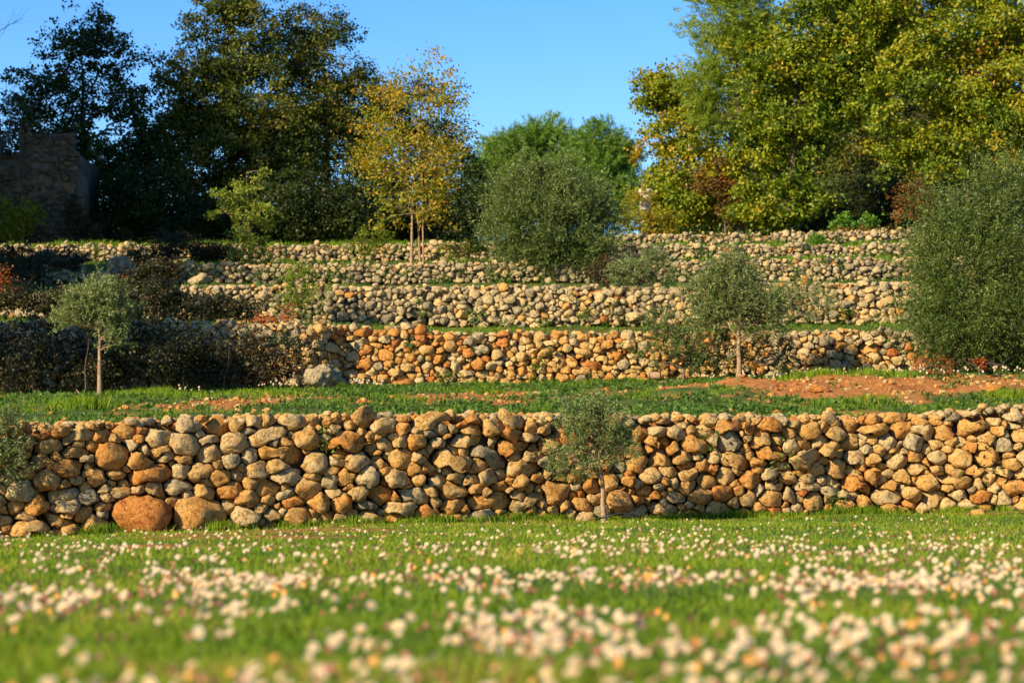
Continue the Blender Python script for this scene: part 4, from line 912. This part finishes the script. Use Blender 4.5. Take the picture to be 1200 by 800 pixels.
    # clods and pebbles in the bare earth
    rs = np.random.default_rng(313); n = 5200; X = rs.uniform(-7.3, 7.3, n); Y = wY(0, X) + .4 + rs.uniform(0, 1, n) * 10; so = soilmask(X, Y); ok = rs.uniform(size=n) < so + .06; X = X[ok]; Y = Y[ok]
    r = .007 + .05 * rs.uniform(0, 1, len(X)) ** 3; o = loose(np.stack([X, Y, gz(X, Y) + r * .1], 1), r, 2, rs, mixt(len(X), rs, (.03, .1, .2, .37, .4)), 'pebbles')
    tag(o, kind='stuff', label='reddish clods and pebbles strewn over the terrace earth', cat='pebbles')
terrace_grass()
print('grass', time.time() - T0)

# ---------------------------------------------------------------- daisies
M_STEM = plainmat('daisy_stem_green', (.07, .12, .02), .6)
M_YEL = plainmat('daisy_centre_yellow', (.62, .30, .015), .7, (.72, .40, .03), 300)
def petalmat(nm, stops): return leafmat(nm, stops, .35, .6, .2)
M_PW = petalmat('white_petal', [(0, (.46, .28, .24)), (.5, (.55, .47, .37)), (1, (.62, .57, .47))])
M_PP = petalmat('pink_petal', [(0, (.12, .02, .035)), (.5, (.26, .07, .085)), (1, (.44, .22, .20))])
M_PO = petalmat('withered_orange_petal', [(0, (.45, .15, .03)), (.5, (.60, .30, .07)), (1, (.72, .52, .30))])
def daisy_shape(kind, rs):
    """petals, centre and stem of one flower; origin at the root, head at height 1 (scaled later)"""
    tilt = np.array([-.45, -.55, .75]) + rs.normal(0, .28, 3); tilt = norm(tilt)
    u = norm(np.cross(tilt, [0, 0, 1.])); v = np.cross(tilt, u)
    h = rs.uniform(.038, .066); R = rs.uniform(.0072, .0102); hc = np.array([rs.normal(0, .006), rs.normal(0, .006), h])
    cup = {'white': rs.uniform(-.1, .35), 'pink': rs.uniform(.35, 1.1), 'orange': rs.uniform(.4, .9)}[kind]
    if kind == 'pink': R *= .95
    npt = int(rs.integers(13, 19)); V = []; F = []; T = []
    for ring in range(2):
        for i in range(npt):
            a = 2 * math.pi * (i + .5 * ring) / npt + rs.normal(0, .06); d = math.cos(a) * u + math.sin(a) * v; s = np.cross(tilt, d)
            r = R * rs.uniform(.88, 1.1) * (1 - .08 * ring); e = cup + rs.normal(0, .12)
            tip = hc + d * r * math.cos(min(e, 1.4)) + tilt * r * math.sin(min(e, 1.4)); m = hc + d * r * .6 * math.cos(e * .7) + tilt * (r * .6 * math.sin(e * .7) - .0004 * ring)
            b = hc + d * r * .2; w = r * .17; o = len(V)
            V += [b - s * w * .5, b + s * w * .5, m + s * w, tip + s * w * .5, tip - s * w * .5, m - s * w]
            F.append([o, o + 1, o + 2, o + 5]); F.append([o + 5, o + 2, o + 3, o + 4]); T += [rs.uniform(.4, 1)] * 2
    petals = (np.array(V), np.array(F), np.array(T))
    U, Fi = ICO[2]; rc_ = R * (.28 if kind == 'pink' else .42)
    cen = U * rc_; cen = cen[:, :1] * u + cen[:, 1:2] * v + cen[:, 2:3] * tilt * .55 + hc + tilt * rc_ * .25
    st = np.array([[0, 0, -.01], [hc[0] * .2, hc[1] * .2, h * .35], [hc[0] * .7, hc[1] * .7, h * .75], hc - tilt * .001]); SV, SF = tubes([(st, np.array([.0010, .0009, .0008, .0010]))], 5)
    return petals, (cen, Fi), (SV, SF)
def daisy_field():
    rs = np.random.default_rng(400)
    # candidate ground positions, clustered in drifts
    n = 52000; py = rs.uniform(618, 830, n) ; d = HC * FP * .86 / (py - 582) ; d = np.where(d > 24, 24, d) * rs.uniform(.97, 1.03, n)
    X = rs.uniform(-1, 1, n) * (.25 * d + .35)
    c = n2(X, d, 2.2, .9, 91, 3); c2 = n2(X, d, 7, 4, 92, 2)
    y1 = wY(0, X)
    streak = sstep(1.6, 3.0, y1 - d) ; pyv = 582 + HC * FP * .86 / d
    gap = 1 - .70 * np.exp(-((pyv - 664 - 6 * np.sin(X * 2.2)) / 5.5) ** 2)
    left = 1 - .65 * sstep(-1.2, -4.5, X * (10 / np.maximum(d, 5))) * (pyv < 690)
    dens = sstep(-.6, .55, c + .8 * c2) * streak * gap * left * np.interp(pyv, [618, 655, 662, 700, 750, 800], [.14, .46, .42, .28, .115, .05])
    ok = rs.uniform(size=n) < dens; X = X[ok]; d = d[ok]; Z = gz(X, d)
    # thin out touching ones close to the lens
    o = np.argsort(d); X = X[o]; d = d[o]; Z = Z[o]
    kind = rs.choice(3, len(X), p=(.54, .36, .10))
    KN = ['white', 'pink', 'orange']; KM = [M_PW, M_PP, M_PO]
    protos = {}
    zones = ['at the left', 'in the middle', 'at the right']
    big = 300
    desc = ['open white daisy', 'half closed pink-backed daisy', 'faded orange-tinged daisy']
    for i in range(min(big, len(X))):
        k = int(kind[i]); key = (k, int(rs.integers(0, 8)))
        loc = (float(X[i]), float(d[i]), float(Z[i]))
        pxl = X[i] / d[i] * FP; zn = zones[0 if pxl < -200 else (1 if pxl < 200 else 2)]
        row = 'nearest blurred grass' if d[i] < 5.0 else ('middle foreground grass' if d[i] < 6.0 else 'rear foreground grass')
        root = empty('daisy', loc, f'{desc[k]} in the {row} {zn}', 'daisy', 'daisies in the meadow')
        s = rs.uniform(.85, 1.2); root.scale = (s, s, s); root.rotation_euler = (0, 0, float(rs.normal(0, .5)))
        if key not in protos:
            (pv, pf, pt), (cv, cf), (sv, sf) = daisy_shape(KN[k], rs)
            protos[key] = (meshdata('petals', pv, pf, KM[k], pt), meshdata('centre', cv, cf, M_YEL, None, True), meshdata('stem', sv, sf, M_STEM, None, True))
        for nm, me in zip(('petals', 'centre', 'stem'), protos[key]):
            c_ = bpy.data.objects.new(nm, me); link(c_); c_.parent = root
    # the rest of the drift, one object
    VV = []; FF = []; TT = []; MM = []; off = 0
    shapes = {}
    for k in range(3):
        for q in range(6):
            rr = np.random.default_rng(500 + k * 10 + q); (pv, pf, pt), (cv, cf), (sv, sf) = daisy_shape(KN[k], rr)
            # lighter flower for the far ones
            tri = np.concatenate([pf[:, [0, 1, 2]], pf[:, [0, 2, 3]]]); st = np.concatenate([sf[:, [0, 1, 2]], sf[:, [0, 2, 3]]])
            V = np.concatenate([pv, cv, sv]); F = np.concatenate([tri, cf + len(pv), st + len(pv) + len(cv)])
            M = np.concatenate([np.full(len(tri), k), np.full(len(cf), 3), np.full(len(st), 4)]); T = np.concatenate([pt, pt, np.full(len(cf) + len(st), .5)])
            shapes[(k, q)] = (V, F, M, T)
    for i in range(big, len(X)):
        V, F, M, T = shapes[(int(kind[i]), int(rs.integers(0, 6)))]; s = rs.uniform(.85, 1.25); a = rs.normal(0, .5)
        R = np.array([[math.cos(a), -math.sin(a), 0], [math.sin(a), math.cos(a), 0], [0, 0, 1]])
        VV.append(V @ R.T * s + np.array([X[i], d[i], Z[i]])); FF.append(F + off); MM.append(M); TT.append(T); off += len(V)
    # white flowers along the back of the grass terrace and on the left ledge
    for px0, px1, Y0, sp, m in ((820, 1200, 35.2, .35, 110), (300, 350, 35.6, .2, 16), (400, 450, 36.6, .25, 30), (200, 260, 34.6, .2, 8), (-20, 60, 43.1, .25, 40), (80, 110, 43, .2, 10)):
        x = rs.uniform(P(px0, 400, Y0)[0], P(px1, 400, Y0)[0], m); y = Y0 + rs.normal(0, sp, m); y = np.minimum(y, (wY(1, x) - .2) if Y0 < 38 else (wY(2, x) - .2)); z = gz(x, y)
        for j in range(m):
            V, F, M, T = shapes[(0, int(rs.integers(0, 6)))]; VV.append(V * np.array([1.5, 1.5, 1.6 + rs.uniform(0, .8)]) + np.array([x[j], y[j], z[j]])); FF.append(F + off); MM.append(M); TT.append(T); off += len(V)
    o = meshobj('distant_daisies', np.concatenate(VV), np.concatenate(FF), [M_PW, M_PP, M_PO, M_YEL, M_STEM], tint=np.concatenate(TT))
    o.data.polygons.foreach_set('material_index', np.concatenate(MM).astype(np.int32)); tag(o, kind='stuff', label='drifts of small daisies farther back in the meadow', cat='daisies')
    print('daisies', len(X), 'nearest', d[0], 'last individual', d[min(big, len(d) - 1)])
daisy_field()

# ---------------------------------------------------------------- sun, sky, camera
EL = math.radians(27); AZ = (-.72, -.69)          # towards the sun: from the left, behind the camera
sd = Vector((AZ[0] * math.cos(EL), AZ[1] * math.cos(EL), math.sin(EL))).normalized()
sun = bpy.data.lights.new('sun', 'SUN'); sun.energy = 5.0; sun.angle = math.radians(.5); sun.color = (1.0, .82, .56)
so = bpy.data.objects.new('sun', sun); link(so); so.rotation_euler = sd.to_track_quat('Z', 'Y').to_euler(); so.location = (0, 0, 30)
w = bpy.data.worlds.new('World'); S.world = w; w.use_nodes = True
nt = w.node_tree; bg = nt.nodes['Background']
sky = nt.nodes.new('ShaderNodeTexSky'); sky.sky_type = 'NISHITA'; sky.sun_disc = False
sky.sun_elevation = EL; sky.sun_rotation = math.atan2(AZ[0], AZ[1]); sky.altitude = 300; sky.air_density = 1.0; sky.dust_density = .2; sky.ozone_density = 3
hs = nt.nodes.new('ShaderNodeHueSaturation'); hs.inputs['Saturation'].default_value = 1.38; hs.inputs['Value'].default_value = 1.0; hs.inputs['Hue'].default_value = .512
nt.links.new(sky.outputs[0], hs.inputs['Color']); nt.links.new(hs.outputs[0], bg.inputs['Color']); bg.inputs['Strength'].default_value = .10
cam = bpy.data.cameras.new('camera'); co = bpy.data.objects.new('camera', cam); link(co); S.camera = co
co.location = (0, 0, HC); co.rotation_euler = (math.pi / 2 + TH, 0, 0)
cam.sensor_width = 36; cam.lens = FP / 1200 * 36; cam.clip_end = 3000; cam.clip_start = .05
cam.dof.use_dof = True; cam.dof.focus_distance = 27; cam.dof.aperture_fstop = 4.2
S.view_settings.view_transform = 'Standard'; S.view_settings.look = 'None'; S.view_settings.exposure = 1.1; S.view_settings.gamma = 1
S.cycles.use_denoising = True
S.cycles.max_bounces = 6; S.cycles.diffuse_bounces = 3; S.cycles.transmission_bounces = 3; S.cycles.glossy_bounces = 2
print('done', time.time() - T0)
